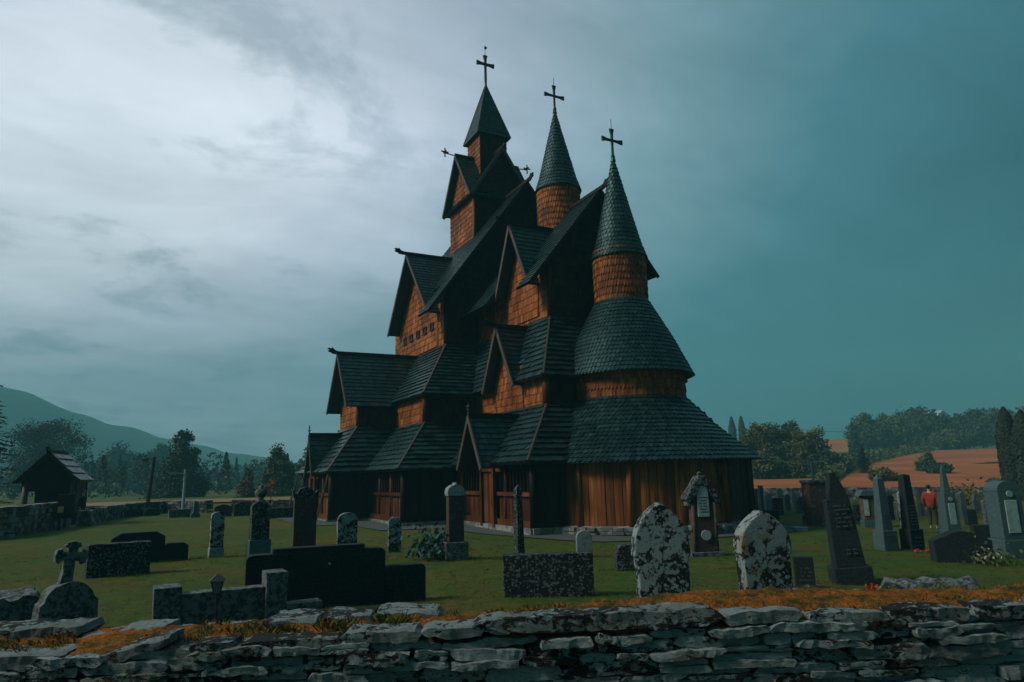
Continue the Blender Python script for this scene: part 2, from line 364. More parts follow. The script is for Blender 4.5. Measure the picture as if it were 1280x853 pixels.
mb = MB(); cone(mb, (0, 0, 0), [(G.r2e, G.z2e), (G.r2e - .46 * (G.r2e - G.ra), G.z2e + .50 * (G.za_b - G.z2e)), (G.ra + .02, G.za_b)], .20, .16, .035, .38, 64, (G.r2 - .2, G.z2e + .3)); mb.build('apse_roof', M['roof'], church)
mb = MB(); cone(mb, (0, 0, 0), [(G.ra, G.za_b - .15), (G.ra, G.za_c + .35)], .31, .125, .03, .95); tur = mb.build('round_turret', M['wall'], church)
mb = MB(); cone(mb, (0, 0, 0), [(G.rae, G.za_c), (G.rae * .80, G.za_c + .16 * (G.za_ap - G.za_c)), (.10, G.za_ap - .25), (.05, G.za_ap + .3)], .21, .15, .03, .4, 40, (G.ra - .1, G.za_c + .15)); sp = mb.build('spire', M['roof'], church)
latin_cross(sp, (0, 0, G.za_ap + .2), 1.3, .56, (1, .0), 1.0, .5, .085)
# --- chancel gallery ------------------------------------------------------
def poly_slopes(hw, y0, y1, z, wt, yt0, yt1, zt, nw=None, notch=None, **k):
    nw = nw or hw
    # lean-to roof round a rectangular storey: south, east, north slopes
    return roof_part([*(notched((-hw, y0, z), (-hw, y1, z), (-wt, yt0, zt), (-wt, yt1, zt), *notch) if notch else [[(-hw, y1, z), (-hw, y0, z), (-wt, yt0, zt), (-wt, yt1, zt)]]), [(-hw, y0, z), (nw, y0, z), (wt, yt0, zt), (-wt, yt0, zt)], [(nw, y0, z), (nw, y1, z), (wt, yt1, zt), (wt, yt0, zt)]], **k)
def hipped(pts_eave, pts_top, z, zt): return None
def hip_cap(a, b, parent):
    mb = MB(); a = Vector(a); b = Vector(b); mb.beam(a + ZV * .05, b + ZV * .05, .08, .05); mb.build('hip_board', M['trim'], parent)
def planks(mb, p0, p1, z0, z1, th=.06, w=.2):
    p0 = Vector((p0[0], p0[1], 0)); p1 = Vector((p1[0], p1[1], 0)); d = p1 - p0; L = d.length; d.normalize(); n = Vector((d.y, -d.x, 0)); k = max(1, round(L / w)); ww = L / k
    for i in range(k):
        o = U(0, .018); mb.obox(p0 + d * (ww * (i + .5)) + n * (o - th / 2) + ZV * ((z0 + z1) / 2), d * (ww * .485), n * (th / 2), ZV * ((z1 - z0) / 2))
def gallery(p0, p1, ztop, openings=True, post=2.0, zs=1.32, mat=None):
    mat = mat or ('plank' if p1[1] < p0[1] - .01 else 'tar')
    a = Vector((p0[0], p0[1], 0)); b = Vector((p1[0], p1[1], 0)); d = b - a; L = d.length; d.normalize(); n = Vector((d.y, -d.x, 0))
    mb = MB(); mb.obox(a + d * L / 2 + ZV * .02 + n * .02, d * (L / 2 + .15), n * .2, ZV * .21); mb.build('sill_stones', M['found'], church)
    mb = MB(); mb.obox(a + d * L / 2 + ZV * .34 + n * .02, d * (L / 2), n * .11, ZV * .115); mb.build('sill_beam', M[mat], church)
    mb = MB()
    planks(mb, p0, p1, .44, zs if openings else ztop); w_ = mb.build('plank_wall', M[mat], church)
    if openings:
        mb = MB(); mb.obox(a + d * L / 2 + ZV * (zs + .06) + n * .03, d * (L / 2), n * .09, ZV * .07); mb.build('rail', M[mat], w_)
        mb = MB(); q = -n * .9; planks(mb, (a + q)[:2], (b + q)[:2], .4, ztop); mb.build('inner_wall', M['tar'], w_)
        mb = MB(); k = int(L / .27)
        for i in range(k): mb.tube([a + d * (L * (i + .5) / k) - n * .03 + ZV * (zs + .1), a + d * (L * (i + .5) / k) - n * .03 + ZV * (ztop + .1)], .035, 6)
        mb.build('balusters', M['tar'], w_)
    k = max(1, round(L / post))
    for i in range(k + 1):
        p = a + d * (L * i / k); r_ = .15 if i in (0, k) else .085
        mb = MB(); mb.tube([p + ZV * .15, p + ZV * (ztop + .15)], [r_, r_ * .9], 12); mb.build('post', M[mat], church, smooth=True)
# chancel ambulatory
cr = poly_slopes(G.w1, G.y1, G.yC + 1.2, G.z1, G.w15, G.y15, G.yB, G.z1t, nw=4.0 * S, notch=(G.y1d - G.hp1 + .05, G.y1d + G.hp1 - .05, G.w1p - .05), row=.29, w=.5, t=.085)
hip_cap((-G.w1, G.y1, G.z1), (-G.w15, G.y15, G.z1t), cr)
gallery((-G.w1p, G.yC + .2), (-G.w1p, G.y1p), G.z1 + .12, True, 2.2)
xs = math.sqrt(G.r1w ** 2 - G.y1p ** 2)
gallery((-G.w1p, G.y1p), (-xs + .05, G.y1p), G.z1 + .3, False, 3)
gallery((3.5 * S, G.y1p + 1), (3.5 * S, G.yC + .2), G.z1 + .12, False, 2.2)
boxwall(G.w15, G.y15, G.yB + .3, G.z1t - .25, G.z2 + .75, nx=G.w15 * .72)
corner_posts([(-G.w15, G.y15)], G.z1t - .2, G.z2 + .5, .17)
cr = poly_slopes(G.w2, G.y2, G.yNw, G.z2, G.wcw, G.ycw, G.yNw, G.zcb, nw=G.w2 * .72, notch=(G.y2d - G.h2d + .05, G.y2d + G.h2d - .05, G.w15 - .05), row=.27, w=.45, t=.08)
hip_cap((-G.w2, G.y2, G.z2), (-G.wcw, G.ycw, G.zcb), cr)
boxwall(G.wcw, G.ycw, G.yNw + .2, G.zcb - .3, G.zce + .9, G.zc - .3)
corner_posts([(-G.wcw, G.ycw)], G.zcb - .2, G.zce + .9, .13)
gable((0, G.yc), (0, G.yNw + .3), G.wce, G.zce, G.zc, fin=.8, kr=.79, trim='tar', notch=(G.ycd - G.hcd + .06, G.ycd + G.hcd - .06, G.wcw - .1))
def dormer(x0, xin, yc, h, ze, zr, hw, xw, zb, **k):
    # cross gable facing south: roof and its shingled gable wall
    gable((-x0, yc), (-xin, yc), h, ze, zr, **k)
    hr = h; sl = (zr - ze) / h
    zc = zr - sl * hw - .22
    wall_part([[(-xw, yc + hw, zb), (-xw, yc - hw, zb), (-xw, yc - hw, zc), (-xw, yc, zr - .3), (-xw, yc + hw, zc)]])
dormer(G.xcd, .2, G.ycd, G.hcd, G.zcde, G.zcd, G.hcd - .12, G.wcw + .045, G.zcb + .2)
dormer(G.x2d, G.wcw - .2, G.y2d, G.h2d, G.z2de, G.z2d, G.h2d - .1, G.w15 + .045, G.z1t - .1)
dormer(G.xp1, G.w15 - .2, G.y1d, G.hp1, G.zp1e, G.zp1, G.hp1 - .1, G.w1p + .12, G.zp1e - .15, fin=0, ridge_over=.02)
def porch_door(x, yc, hw, z):
    mb = MB(); planks(mb, (-x, yc + hw), (-x, yc - hw), .3, z, .06, .16); d_ = mb.build('door', M['plank'], church)
    mb = MB()
    for s in (-1, 1): mb.beam((-x - .05, yc + s * hw, .15), (-x - .05, yc + s * hw, z + .1), .16, .14, Vector((1, 0, 0)))
    mb.beam((-x - .05, yc + hw, z + .02), (-x - .05, yc - hw, z + .02), .12, .16); mb.build('door_frame', M['plank'], d_)
    mb = MB(); mb.box(-x - .12, -x - .06, yc - hw + .1, yc - hw + .14, .95, 1.15); mb.build('handle', M['iron'], d_)
porch_door(G.w1p + .14, G.y1d, .55, G.zp1e - .1)
for px_, yy in ((G.xp1, G.y1d), (G.xP, G.yT)):
    z = G.zp1 if px_ == G.xp1 else G.zP
    mb = MB(); mb.tube([(-px_ - .02, yy, z - .1), (-px_ - .02, yy, z + .55)], [.045, .02], 8)
    mb.lathe([(0, .2), (.09, .27), (0, .34)], (-px_ - .02, yy, z), 8); mb.obox((-px_ - .02, yy, z + .42), Vector((0, .13, 0)), Vector((.02, 0, 0)), Vector((0, 0, .025))); mb.build('porch_finial', M['trim'], church)
# round turret on the chancel ridge
mb = MB(); cone(mb, (0, G.yt, 0), [(G.rt, G.zc - 2.6), (G.rt, G.zt1 + .3)], .31, .125, .03, .95); mb.build('round_turret', M['wall'], church)
mb = MB(); cone(mb, (0, G.yt, 0), [(G.rte, G.zt1), (G.rte * .8, G.zt1 + .16 * (G.zt2 - G.zt1)), (.10, G.zt2 - .3), (.05, G.zt2 + .3)], .21, .15, .03, .4, 40, (G.rt - .1, G.zt1 + .15)); sp = mb.build('spire', M['roof'], church)
latin_cross(sp, (0, G.yt, G.zt2 + .2), 1.3, .6, (1, 0), 1.0, .45, .085)
# --- nave -------------------------------------------------------------------
yW = lambda y: 2 * G.yT - y
def four_slopes(hw, y, z, wt, yt, zt, **k):
    return roof_part([[(-hw, yW(y), z), (-hw, y, z), (-wt, yt, zt), (-wt, yW(yt), zt)], [(-hw, y, z), (hw, y, z), (wt, yt, zt), (-wt, yt, zt)],
                      [(hw, y, z), (hw, yW(y), z), (wt, yW(yt), zt), (wt, yt, zt)], [(hw, yW(y), z), (-hw, yW(y), z), (-wt, yW(yt), zt), (wt, yW(yt), zt)]], **k)
cr = four_slopes(G.wC, G.yC, G.zC, G.wB, G.yB, G.zCt, row=.29, w=.5, t=.085); hip_cap((-G.wC, G.yC, G.zC), (-G.wB, G.yB, G.zCt), cr)
gallery((-G.wCp, G.yAp + .3), (-G.wCp, G.yCp), G.zC + .12, True, 2.0)
gallery((-G.wCp, G.yCp), (-G.w1p, G.yCp), G.zC + .3, False, 2.4)
gallery((G.w1p, G.yCp), (G.wCp, G.yCp), G.zC + .3, False, 2.4)
gallery((G.wCp, G.yCp), (G.wCp, yW(G.yCp)), G.zC + .2, False, 3); gallery((G.wCp, yW(G.yCp)), (-G.wCp, yW(G.yCp)), G.zC + .2, False, 3); gallery((-G.wCp, yW(G.yCp)), (-G.wCp, yW(G.yAp)), G.zC + .2, False, 3)
boxwall(G.wB, G.yB, yW(G.yB), G.zCt - .25, G.zA + .45)
corner_posts([(-G.wB, G.yB)], G.zCt - .2, G.zA + .3, .16)
cr = four_slopes(G.wA, G.yA, G.zA, G.wN, G.yNw, G.zNb, row=.27, w=.45, t=.08); hip_cap((-G.wA, G.yA, G.zA), (-G.wN, G.yNw, G.zNb), cr)
boxwall(G.wN, G.yNw, yW(G.yNw), G.zNb - .3, G.zNe + .8, G.zN - .35, G.zN - .35)
corner_posts([(-G.wN, G.yNw)], G.zNb - .2, G.zNe + .9, .14)
gable((0, G.yNe), (0, yW(G.yNe)), G.wNe, G.zNe, G.zN, both=True, fin=.8, trim='tar', notch=(G.yT - G.wd + .06, G.yT + G.wd, G.wN - .12, False))
dormer(G.xd, .3, G.yT, G.wd, G.zde, G.zd, G.wd - .25, G.wN + .045, G.zNb + .1)
for i in range(5):
    y = G.yT + G.wd * (.62 - .33 * i); mb = MB(); x = -G.wN - .06; z = G.zNb + 1.25
    for s in (-1, 1): mb.box(x - .06, x + .1, y + s * .2 - .035, y + s * .2 + .035, z - .22, z + .22)
    mb.box(x - .06, x + .1, y - .165, y + .165, z + .15, z + .22); mb.box(x - .06, x + .1, y - .165, y + .165, z - .22, z - .15)
    o = mb.build('clerestory_window', M['tar'], church); mb = MB(); mb.box(x - .01, x + .02, y - .165, y + .165, z - .15, z + .15); mb.build('pane', M['iron'], o)
# --- south arm --------------------------------------------------------------
h = G.yT - G.yAA; hs = G.hSw
cr = roof_part([[(-G.xA, G.yT + h, G.zC), (-G.xA, G.yT - h, G.zC), (-G.xSw, G.yT - hs, G.zAt), (-G.xSw, G.yT + hs, G.zAt)],
           [(-G.xA, G.yT - h, G.zC), (-G.wB, G.yT - h, G.zC), (-G.wB, G.yT - hs, G.zAt), (-G.xSw, G.yT - hs, G.zAt)],
           [(-G.wB, G.yT + h, G.zC), (-G.xA, G.yT + h, G.zC), (-G.xSw, G.yT + hs, G.zAt), (-G.wB, G.yT + hs, G.zAt)]], row=.29, w=.5, t=.085)
hip_cap((-G.xA, G.yT - h, G.zC), (-G.xSw, G.yT - hs, G.zAt), cr)
hp = G.yT - G.yAp
gallery((-G.xAp, G.yT + hp), (-G.xAp, G.yT - hp), G.zC + .1, True, 1.6)
gallery((-G.xAp, G.yT - hp), (-G.wCp, G.yT - hp), G.zC + .3, False, 2.2)
gallery((-G.wCp, G.yT + hp), (-G.xAp, G.yT + hp), G.zC + .3, False, 2.2)
sl = (G.zS - G.zSe) / G.hS; zk = G.zS - sl * hs - .2
wall_part([[(-G.xSw, G.yT + hs, G.zAt - .25), (-G.xSw, G.yT - hs, G.zAt - .25), (-G.xSw, G.yT - hs, zk), (-G.xSw, G.yT, G.zS - .28), (-G.xSw, G.yT + hs, zk)],
           [(-G.xSw, G.yT - hs, G.zAt - .25), (-G.wB + .2, G.yT - hs, G.zAt - .25), (-G.wB + .2, G.yT - hs, zk), (-G.xSw, G.yT - hs, zk)],
           [(-G.wB + .2, G.yT + hs, G.zAt - .25), (-G.xSw, G.yT + hs, G.zAt - .25), (-G.xSw, G.yT + hs, zk), (-G.wB + .2, G.yT + hs, zk)]])
corner_posts([(-G.xSw, G.yT - hs)], G.zAt - .2, zk, .13)
gable((-G.xS - .25, G.yT), (-G.wN + .2, G.yT), G.hS, G.zSe, G.zS, fin=.8, ridge_over=.12)
dormer(G.xP, G.xSw - .2, G.yT, G.hP, G.zPe, G.zP, G.hP - .1, G.xAp + .1, G.zPe - .15, fin=0, ridge_over=.02)
porch_door(G.xAp + .12, G.yT, .5, G.zPe - .1)
for yy, x0 in ((G.yT - h, G.xA), (G.yT + h, G.xA)):
    mb = MB(); mb.beam((-x0 + .1, yy + .1, G.zC - .1), (-x0 - .35, yy - .05 + .5, .2), .09, .07); mb.build('brace', M['trim'], church)
# --- tower ------------------------------------------------------------------
zc_ = G.zse + .45
boxwall(G.ws, G.yT - G.ws, G.yT + G.ws, G.zN - 5.4, zc_ - .15, G.zsr - .35, G.zsr - .35, row=.3)
for sx in (-1, 1):
    x = sx * G.ws * 1.005; a, b = (G.yT + G.ws, G.yT - G.ws) if sx < 0 else (G.yT - G.ws, G.yT + G.ws)
    wall_part([[(x, a, zc_ - .4), (x, b, zc_ - .4), (x, b, zc_ - .15), (x, G.yT, G.zsr - .35), (x, a, zc_ - .15)]], row=.3)
corner_posts([(-G.ws, G.yT - G.ws)], G.zN - 4.4, G.zse + .4, .1)
gable((-G.dse, G.yT), (G.dse, G.yT), G.wse, G.zse, G.zsr, both=True, fin=0, ridge_over=.05)
gable((0, G.yT - G.dse), (0, G.yT + G.dse), G.wse, G.zse, G.zsr + .003, both=True, fin=.6, ridge_over=.05)
for sx in (-1, 1):
    c = Vector((sx * (G.dse + .1), G.yT, G.zsr + .02)); mb = MB(); mb.beam(c, c + Vector((sx * .62, 0, .06)), .05, .05)
    q = c + Vector((sx * .6, 0, .03)); mb.obox(q + ZV * .05, Vector((.03, 0, 0)), Vector((0, .03, 0)), ZV * .30); mb.obox(q + ZV * .1, Vector((.24, 0, 0)), Vector((0, .03, 0)), ZV * .035); mb.obox(q + ZV * .1, Vector((.04, 0, 0)), Vector((0, .2, 0)), ZV * .035)
    mb.build('gable_cross', M['iron'], church)
boxwall(G.wt, G.yT - G.wt, G.yT + G.wt, G.zsr - 1.6, G.ze + .12, row=.3) if False else None
x = G.wt; y0, y1 = G.yT - x, G.yT + x; z0, z1 = G.zsr - 1.6, G.ze + .15
wall_part([[(-x, y1, z0), (-x, y0, z0), (-x, y0, z1), (-x, y1, z1)], [(-x, y0, z0), (x, y0, z0), (x, y0, z1), (-x, y0, z1)], [(x, y0, z0), (x, y1, z0), (x, y1, z1), (x, y0, z1)], [(x, y1, z0), (-x, y1, z0), (-x, y1, z1), (x, y1, z1)]], row=.28, w=.15)
e = G.we; A = (0, G.yT, G.zap); mb = MB(); q = [(-e, G.yT + e), (-e, G.yT - e), (e, G.yT - e), (e, G.yT + e)]
for i in range(4):
    a, b = q[i], q[(i + 1) % 4]; surface(mb, [(*a, G.ze), (*b, G.ze), A], .22, .16, .03, .08, .3)
sp = mb.build('spire', M['roof'], church)
for i in range(4):
    mb = MB(); mb.beam(Vector((*q[i], G.ze)) + ZV * .03, Vector(A) + ZV * .03, .06, .05); mb.build('hip_board', M['tar'], sp)
mb = MB(); mb.tube([(0, G.yT, G.zap - .4), (0, G.yT, G.zap + .3)], [.12, .06], 8); mb.build('spire_cap', M['iron'], sp)
latin_cross(sp, (0, G.yT, G.zap + .1), 26.0 * S - G.zap - .1, .62, (1, 0), .75, .75, .13, True)
# ------------------------------------------------------------------ terrain
def sm(x): x = max(0.0, min(1.0, x)); return x * x * (3 - 2 * x)
def hf(x, y):
    r = math.hypot(x - CAM.x, y - CAM.y); ph = math.degrees(math.atan2(x - CAM.x, y - CAM.y) - HEAD)
    if ph < -180: ph += 360
    k = sm((ph - 4) / 14) * sm((150 - ph) / 40)
    z = k * (5.6 * sm((r - 62) / 190) + 7.0 * sm((r - 245) / 75) + 16 * sm((r - 320) / 800))
    lat = (x - CAM.x) * RH.x + (y - CAM.y) * RH.y
    z -= .017 * 30 * math.tanh(lat / 30) * (1 - sm((r - 70) / 60))
    return z + .02 * noise.noise(Vector((x * .12, y * .12, 0))) * sm((r - 3) / 4) * (1 - sm((r - 45) / 20))
def ag(px, py):
    z = 0.0
    for _ in range(8): c = at(px, py, z); z = hf(c.x, c.y)
    return Vector((c.x, c.y, z))
def polar(r, ph, dz=0.0):
    a = HEAD + R(ph); x = CAM.x + r * math.sin(a); y = CAM.y + r * math.cos(a); return Vector((x, y, hf(x, y) + dz))
def m_grass(name='lawn'):
    t = NT(name); a = t.noise(.20, 6, .62); b = t.noise(.9, 6, .68); c = t.noise(15, 6, .8); d = t.noise(4.5, 5, .7)
    col = t.ramp(a, [(.32, (.046, .112, .022)), (.5, (.082, .130, .023)), (.66, (.150, .134, .029))])
    col = t.mix(t.ramp(b, [(.48, 0.0), (.66, .85)]), col, (.125, .082, .024))
    col = t.mix(t.ramp(d, [(.35, .55), (.55, 0.0)]), col, (.020, .050, .016)); col = t.mix(t.ramp(c, [(.38, .8), (.58, 0.0)]), col, t.mix(1.0, col, (.40, .46, .42), 'MULTIPLY'))
    t.bump(t.math('ADD', c, d), 1.0, .06); return t.fin(col, .95, .1)
M['grass'] = m_grass()
mb = MB(); rs = [0, 1.5] + [3 * 1.09 ** i for i in range(70)]; NA = 160
for r in rs:
    for k in range(NA): mb.v.append(tuple(polar(r, 360.0 * k / NA - 180)))
for i in range(len(rs) - 1):
    for k in range(NA):
        k2 = (k + 1) % NA; mb.f.append((i * NA + k, (i + 1) * NA + k, (i + 1) * NA + k2, i * NA + k2)); mb.r.append(.5); mb.m.append(0)
o = mb.build('ground', M['grass'], smooth=True); tag(o, 'olive green churchyard lawn with worn brown patches', 'ground', kind='structure')
if o.data.polygons[500].normal.z < 0: o.data.flip_normals()
# gravel apron round the church
t = NT('gravel'); a = t.noise(14, 6, .7); b = t.vor(22); col = t.mix(a, (.035, .045, .046), (.10, .125, .125)); t.bump(b, .6, .03); M['gravel'] = t.fin(col, .9, .2)
def sheet(name, pts, mat, dz, n=1, kind='structure', label=None, cat=None):
    mb = MB(); mb.mesh([(p[0], p[1], hf(p[0], p[1]) + dz) for p in pts], [tuple(range(len(pts)))]); return tag(mb.build(name, mat), label, cat, kind=kind)
gp = []
for k in range(40):
    a = math.pi + math.pi * k / 39; q = 5.7 * (1 + .05 * math.sin(5 * a)); gp.append((q * math.cos(a) - (1.1 if k < 12 else 0), q * math.sin(a) - .3))
gp += [(9.5, 5), (9.5, 24), (-11.8, 24), (-11.8, 7.6), (-9.9, 7.2), (-9.6, 3.2), (-7.4, 2.9)]
sheet('gravel_path', gp, M['gravel'], .03, label='grey gravel strip along the foot of the church', cat='path')
# ploughed and stubble fields
t = NT('stubble'); a = t.noise(.06, 5, .6); b = t.noise(1.0, 4, .6, t.vec((.5, .05, 1))); col = t.ramp(a, [(.35, (.23, .080, .030)), (.6, (.36, .125, .046))]); col = t.mix(t.ramp(b, [(.4, .6), (.62, 0.0)]), col, (.17, .066, .030)); M['stubble'] = t.fin(col, .95, .1)
t = NT('meadow_strip'); a = t.noise(.2, 5, .6); M['dry'] = m_leaf('dry_meadow', [(.13, .085, .035), (.17, .10, .042), (.2, .12, .05)]); M['meadow'] = t.fin(t.ramp(a, [(.35, (.07, .08, .03)), (.65, (.16, .13, .05))]), .95, .1)
def field(name, f0, f1, r0, r1, mat, label, nphi=30, nr=24, dz=.22, cat='field'):
    # f0/f1: bearings (degrees) of the two sides as functions of k in 0..1, r0/r1 ranges as functions of side
    mb = MB()
    for j in range(nr + 1):
        for i in range(nphi + 1):
            u, k = i / nphi, j / nr; ph = f0(k) + (f1(k) - f0(k)) * u; r = r0(u) + (r1(u) - r0(u)) * k; mb.v.append(tuple(polar(r, ph, dz)))
    w = nphi + 1
    for j in range(nr):
        for i in range(nphi): mb.f.append((j * w + i, j * w + i + 1, (j + 1) * w + i + 1, (j + 1) * w + i)); mb.r.append(.5); mb.m.append(0)
    o = mb.build(name, mat, smooth=True)
    if o.data.polygons[5].normal.z < 0: o.data.flip_normals()
    return tag(o, label, cat, kind='structure')
cst = lambda v: (lambda u: v)
field('stubble_field', lambda k: 24.5 + 5.5 * k, cst(60), lambda u: 74, lambda u: 232 + 10 * u, M['stubble'], 'orange brown stubble field rising behind the right graves')
field('field', cst(23.6), cst(26.4), cst(235), cst(330), M['stubble'], 'small orange field between the two clumps of trees', 12, 12)
field('field', cst(17.5), cst(24), cst(72), cst(98), M['stubble'], 'narrow orange field strip behind the far right gravestones', 12, 8)
field('grass_strip', lambda k: 33.2 + 1.0 * k, cst(60), lambda u: 128 - 0 * u, lambda u: 132 + 30 * u, M['meadow'], 'green wedge of grass crossing the orange field', 16, 4, .42)
field('field', cst(-50), cst(-17.5), cst(62), cst(72), M['dry'], 'dull orange field strip beyond the left churchyard wall', 30, 6, .12)
# ------------------------------------------------------------------ gravestones
def m_lichen(name, base, lich, zmid, span, sc=5, spot=15, orange=0.0, top=.68, bot=.30):
    # pale crust spreading down from the top, round colonies lower down
    t = NT(name); z = t.n('ShaderNodeSeparateXYZ'); t.l(t.tc.outputs['Object'], z.inputs[0]); h = t.ramp(t.math('ADD', t.math('MULTIPLY', t.math('SUBTRACT', z.outputs['Z'], zmid), 1 / span), .5), [(0, 0.0), (1, 1.0)])
    n = t.math('ADD', t.math('MULTIPLY', t.noise(sc, 9, .66, None, .5), .7), t.math('MULTIPLY', t.noise(sc * 3.1, 6, .7), .3)); b = t.noise(sc * 5, 6, .7)
    thr = t.math('SUBTRACT', .5 + (.5 - bot) * .36, t.math('MULTIPLY', h, (top - bot) * .36)); lm = t.ramp(t.math('ADD', t.math('MULTIPLY', t.math('SUBTRACT', n, thr), 12.0), .5), [(0.35, 0.0), (.65, 1.0)])
    d = t.vor(spot); d2 = t.vor(spot * 1.9); e = t.math('MULTIPLY', b, .22); w = t.noise(sc * 1.3, 3, .5)
    s1 = t.math('MULTIPLY', t.ramp(t.math('ADD', d, e), [(.40, 1.0), (.46, 0.0)]), t.ramp(w, [(.36, 0.0), (.44, 1.0)])); s2 = t.math('MULTIPLY', t.ramp(t.math('ADD', d2, e), [(.36, 1.0), (.43, 0.0)]), t.ramp(w, [(.44, 1.0), (.56, 0.0)]))
    m = t.math('MAXIMUM', lm, t.math('MAXIMUM', s1, s2)); lc = t.mix(t.noise(sc * 7, 5, .7), tuple(x * .6 for x in lich), tuple(x * 1.2 for x in lich))
    if orange: lc = t.mix(t.math('MULTIPLY', t.ramp(t.noise(sc * .6, 4, .6), [(.52, 0.0), (.64, 1.0)]), orange), lc, (.19, .10, .035))
    c = t.mix(m, t.mix(b, tuple(x * .5 for x in base), tuple(x * 1.5 for x in base)), lc); t.bump(t.math('ADD', b, t.math('MULTIPLY', m, .7)), .6, .012); return t.fin(c, .9, .2)
M['lich_white'] = m_lichen('white_lichen_stone', (.010, .014, .015), (.21, .275, .285), .8, 1.2, 5.5, 12, 0, .54, .42)
M['lich_top'] = m_lichen('orange_lichen_stone', (.010, .014, .015), (.20, .26, .265), .9, 1.3, 5.0, 11, .7, .60, .40)
M['lich_dark'] = m_lichen('speckled_dark_stone', (.010, .014, .015), (.12, .155, .16), .4, 3.0, 8, 15, 0, .40, .24)
M['lich_mid'] = m_stone('grey_lichen_stone', (.022, .030, .032), (.115, .15, .155), .5, 14, spot=13, soft=.05)
M['pale'] = m_stone('pale_stone', (.06, .08, .08), (.20, .26, .265), .7, 8, soft=.08)
M['black_granite'] = m_lichen('black_granite', (.009, .018, .021), (.030, .046, .050), .9, 1.4, 9, 34, 0, .14, -.1)
M['grey_granite'] = m_stone('blue_grey_granite', (.045, .085, .098), (.08, .14, .155), .3, 30, rough=.6)
M['brown_stone'] = m_stone('red_brown_stone', (.050, .030, .029), (.09, .07, .07), .25, 9)
M['sandstone'] = m_stone('dull_brown_stone', (.075, .050, .046), (.16, .15, .15), .3, 7)
M['plaque'] = m_plain('pale_plaque', (.24, .34, .345), .5, .4)
M['letter'] = m_plain('worn_letters', (.055, .075, .078), .6)
M['red_flower'] = m_leaf('red_petals', [(.25, .02, .015), (.36, .04, .025), (.42, .08, .05)])
M['white_flower'] = m_leaf('white_petals', [(.25, .28, .26), (.36, .37, .35), (.3, .16, .2)])
M['leafy'] = m_leaf('green_leaves', [(.03, .055, .02), (.05, .085, .025), (.09, .12, .04)])
M['yew'] = m_leaf('blue_green_needles', [(.018, .055, .055), (.03, .085, .085), (.05, .11, .10)])
def spec(x0, x1, yt, yb, t, v, z=0.0, along=.5):
    px = x0 + (x1 - x0) * along; c = ag(px, yb); z = c.z; D = hdist(c); k = (c - CAM).dot(F) / FOC; v = R(v)
    w = ((x1 - x0) * k - t * math.sin(abs(v))) / math.cos(v)
    d = ray((x0 + x1) / 2, yt); h = CAM.z + d.z * D / math.hypot(d.x, d.y) - z
    return c, w, h, -(azim(c) - v)
def jit_prof(P, step, amp, seed):
    out = []; n = len(P)
    for i in range(n):
        a, b = P[i], P[(i + 1) % n]; L = math.hypot(b[0] - a[0], b[1] - a[1]); k = max(1, int(L / step))
        for j in range(k):
            x = a[0] + (b[0] - a[0]) * j / k; z = a[1] + (b[1] - a[1]) * j / k; q = noise.noise_vector(Vector((x * 4 + seed, z * 4, seed * 1.7)))
            out.append((x + q.x * amp, z + (q.z * amp if z > .02 else 0)))
    return out
def arc(cx_, cz, r, a0, a1, n=10, ez=1.0): return [(cx_ + r * math.cos(R(a0 + (a1 - a0) * i / n)), cz + r * ez * math.sin(R(a0 + (a1 - a0) * i / n))) for i in range(n + 1)]
def p_rect(w, h): return [(-w / 2, 0), (w / 2, 0), (w / 2, h), (-w / 2, h)]
def p_round(w, h): return [(-w / 2, 0), (w / 2, 0)] + arc(0, h - w / 2, w / 2, 0, 180, 14)
def p_seg(w, h, rise): return [(-w / 2, 0), (w / 2, 0)] + [(w / 2 * math.cos(R(a)), h - rise + rise * math.sin(R(a))) for a in range(0, 181, 12)]
def p_ogive(w, h, sh, bulge=1.0):
    b = w / 2 * .92; s = [(-b * .96, 0), (b * .96, 0), (b, sh), (w / 2, sh + .03)]; n = 10
    rt_ = [(w / 2 * (1 - (i / n) ** 2.4) ** .94, sh + .06 + (h - sh - .06) * (i / n) ** .9) for i in range(n)]
    return s + rt_ + [(0, h)] + [(-x, z) for x, z in reversed(rt_)] + [(-w / 2, sh + .03), (-b, sh)]
def p_hip(w, h, c): return [(-w / 2, 0), (w / 2, 0), (w / 2, h - c), (w / 2 - c * 1.6, h), (-w / 2 + c * 1.6, h), (-w / 2, h - c)]
def slab(prof, t, name, mat, parent=None, loc=(0, 0, 0), rz=0, bev=.012, tilt=None, y=0.0):
    mb = MB(); mb.prism(prof, y - t / 2, y + t / 2); return mb.build(name, M[mat] if isinstance(mat, str) else mat, parent, loc, rz, bevel=bev, tilt=tilt)
def back(c, rz, t):                          # centre of a stone whose front foot is at c
    return Vector((c.x, c.y, c.z)) + Vector((-math.sin(rz), math.cos(rz), 0)) * (t / 2)
GROUP = 'weathered gravestones on the lawn'
def one(name, label, box, t, v, proff, mat, cat='gravestone', bev=.015, amp=0, tilt=None, z=0, sink=.04):
    c, w, h, rz = spec(*box, t, v, z); P = proff(w, h)
    if amp: P = jit_prof(P, .07, amp, w * 7 + h)
    p = back(c, rz, t); o = slab(P, t, name, mat, None, (p.x, p.y, p.z - sink), rz, bev, tilt); return tag(o, label, cat)
def root(name, label, box, t, v, cat='gravestone', tilt=None, z=0):
    c, w, h, rz = spec(*box, t, v, z); p = back(c, rz, t); return empty(name, (p.x, p.y, p.z - .02), rz, label, cat, tilt=tilt), w, h + .02
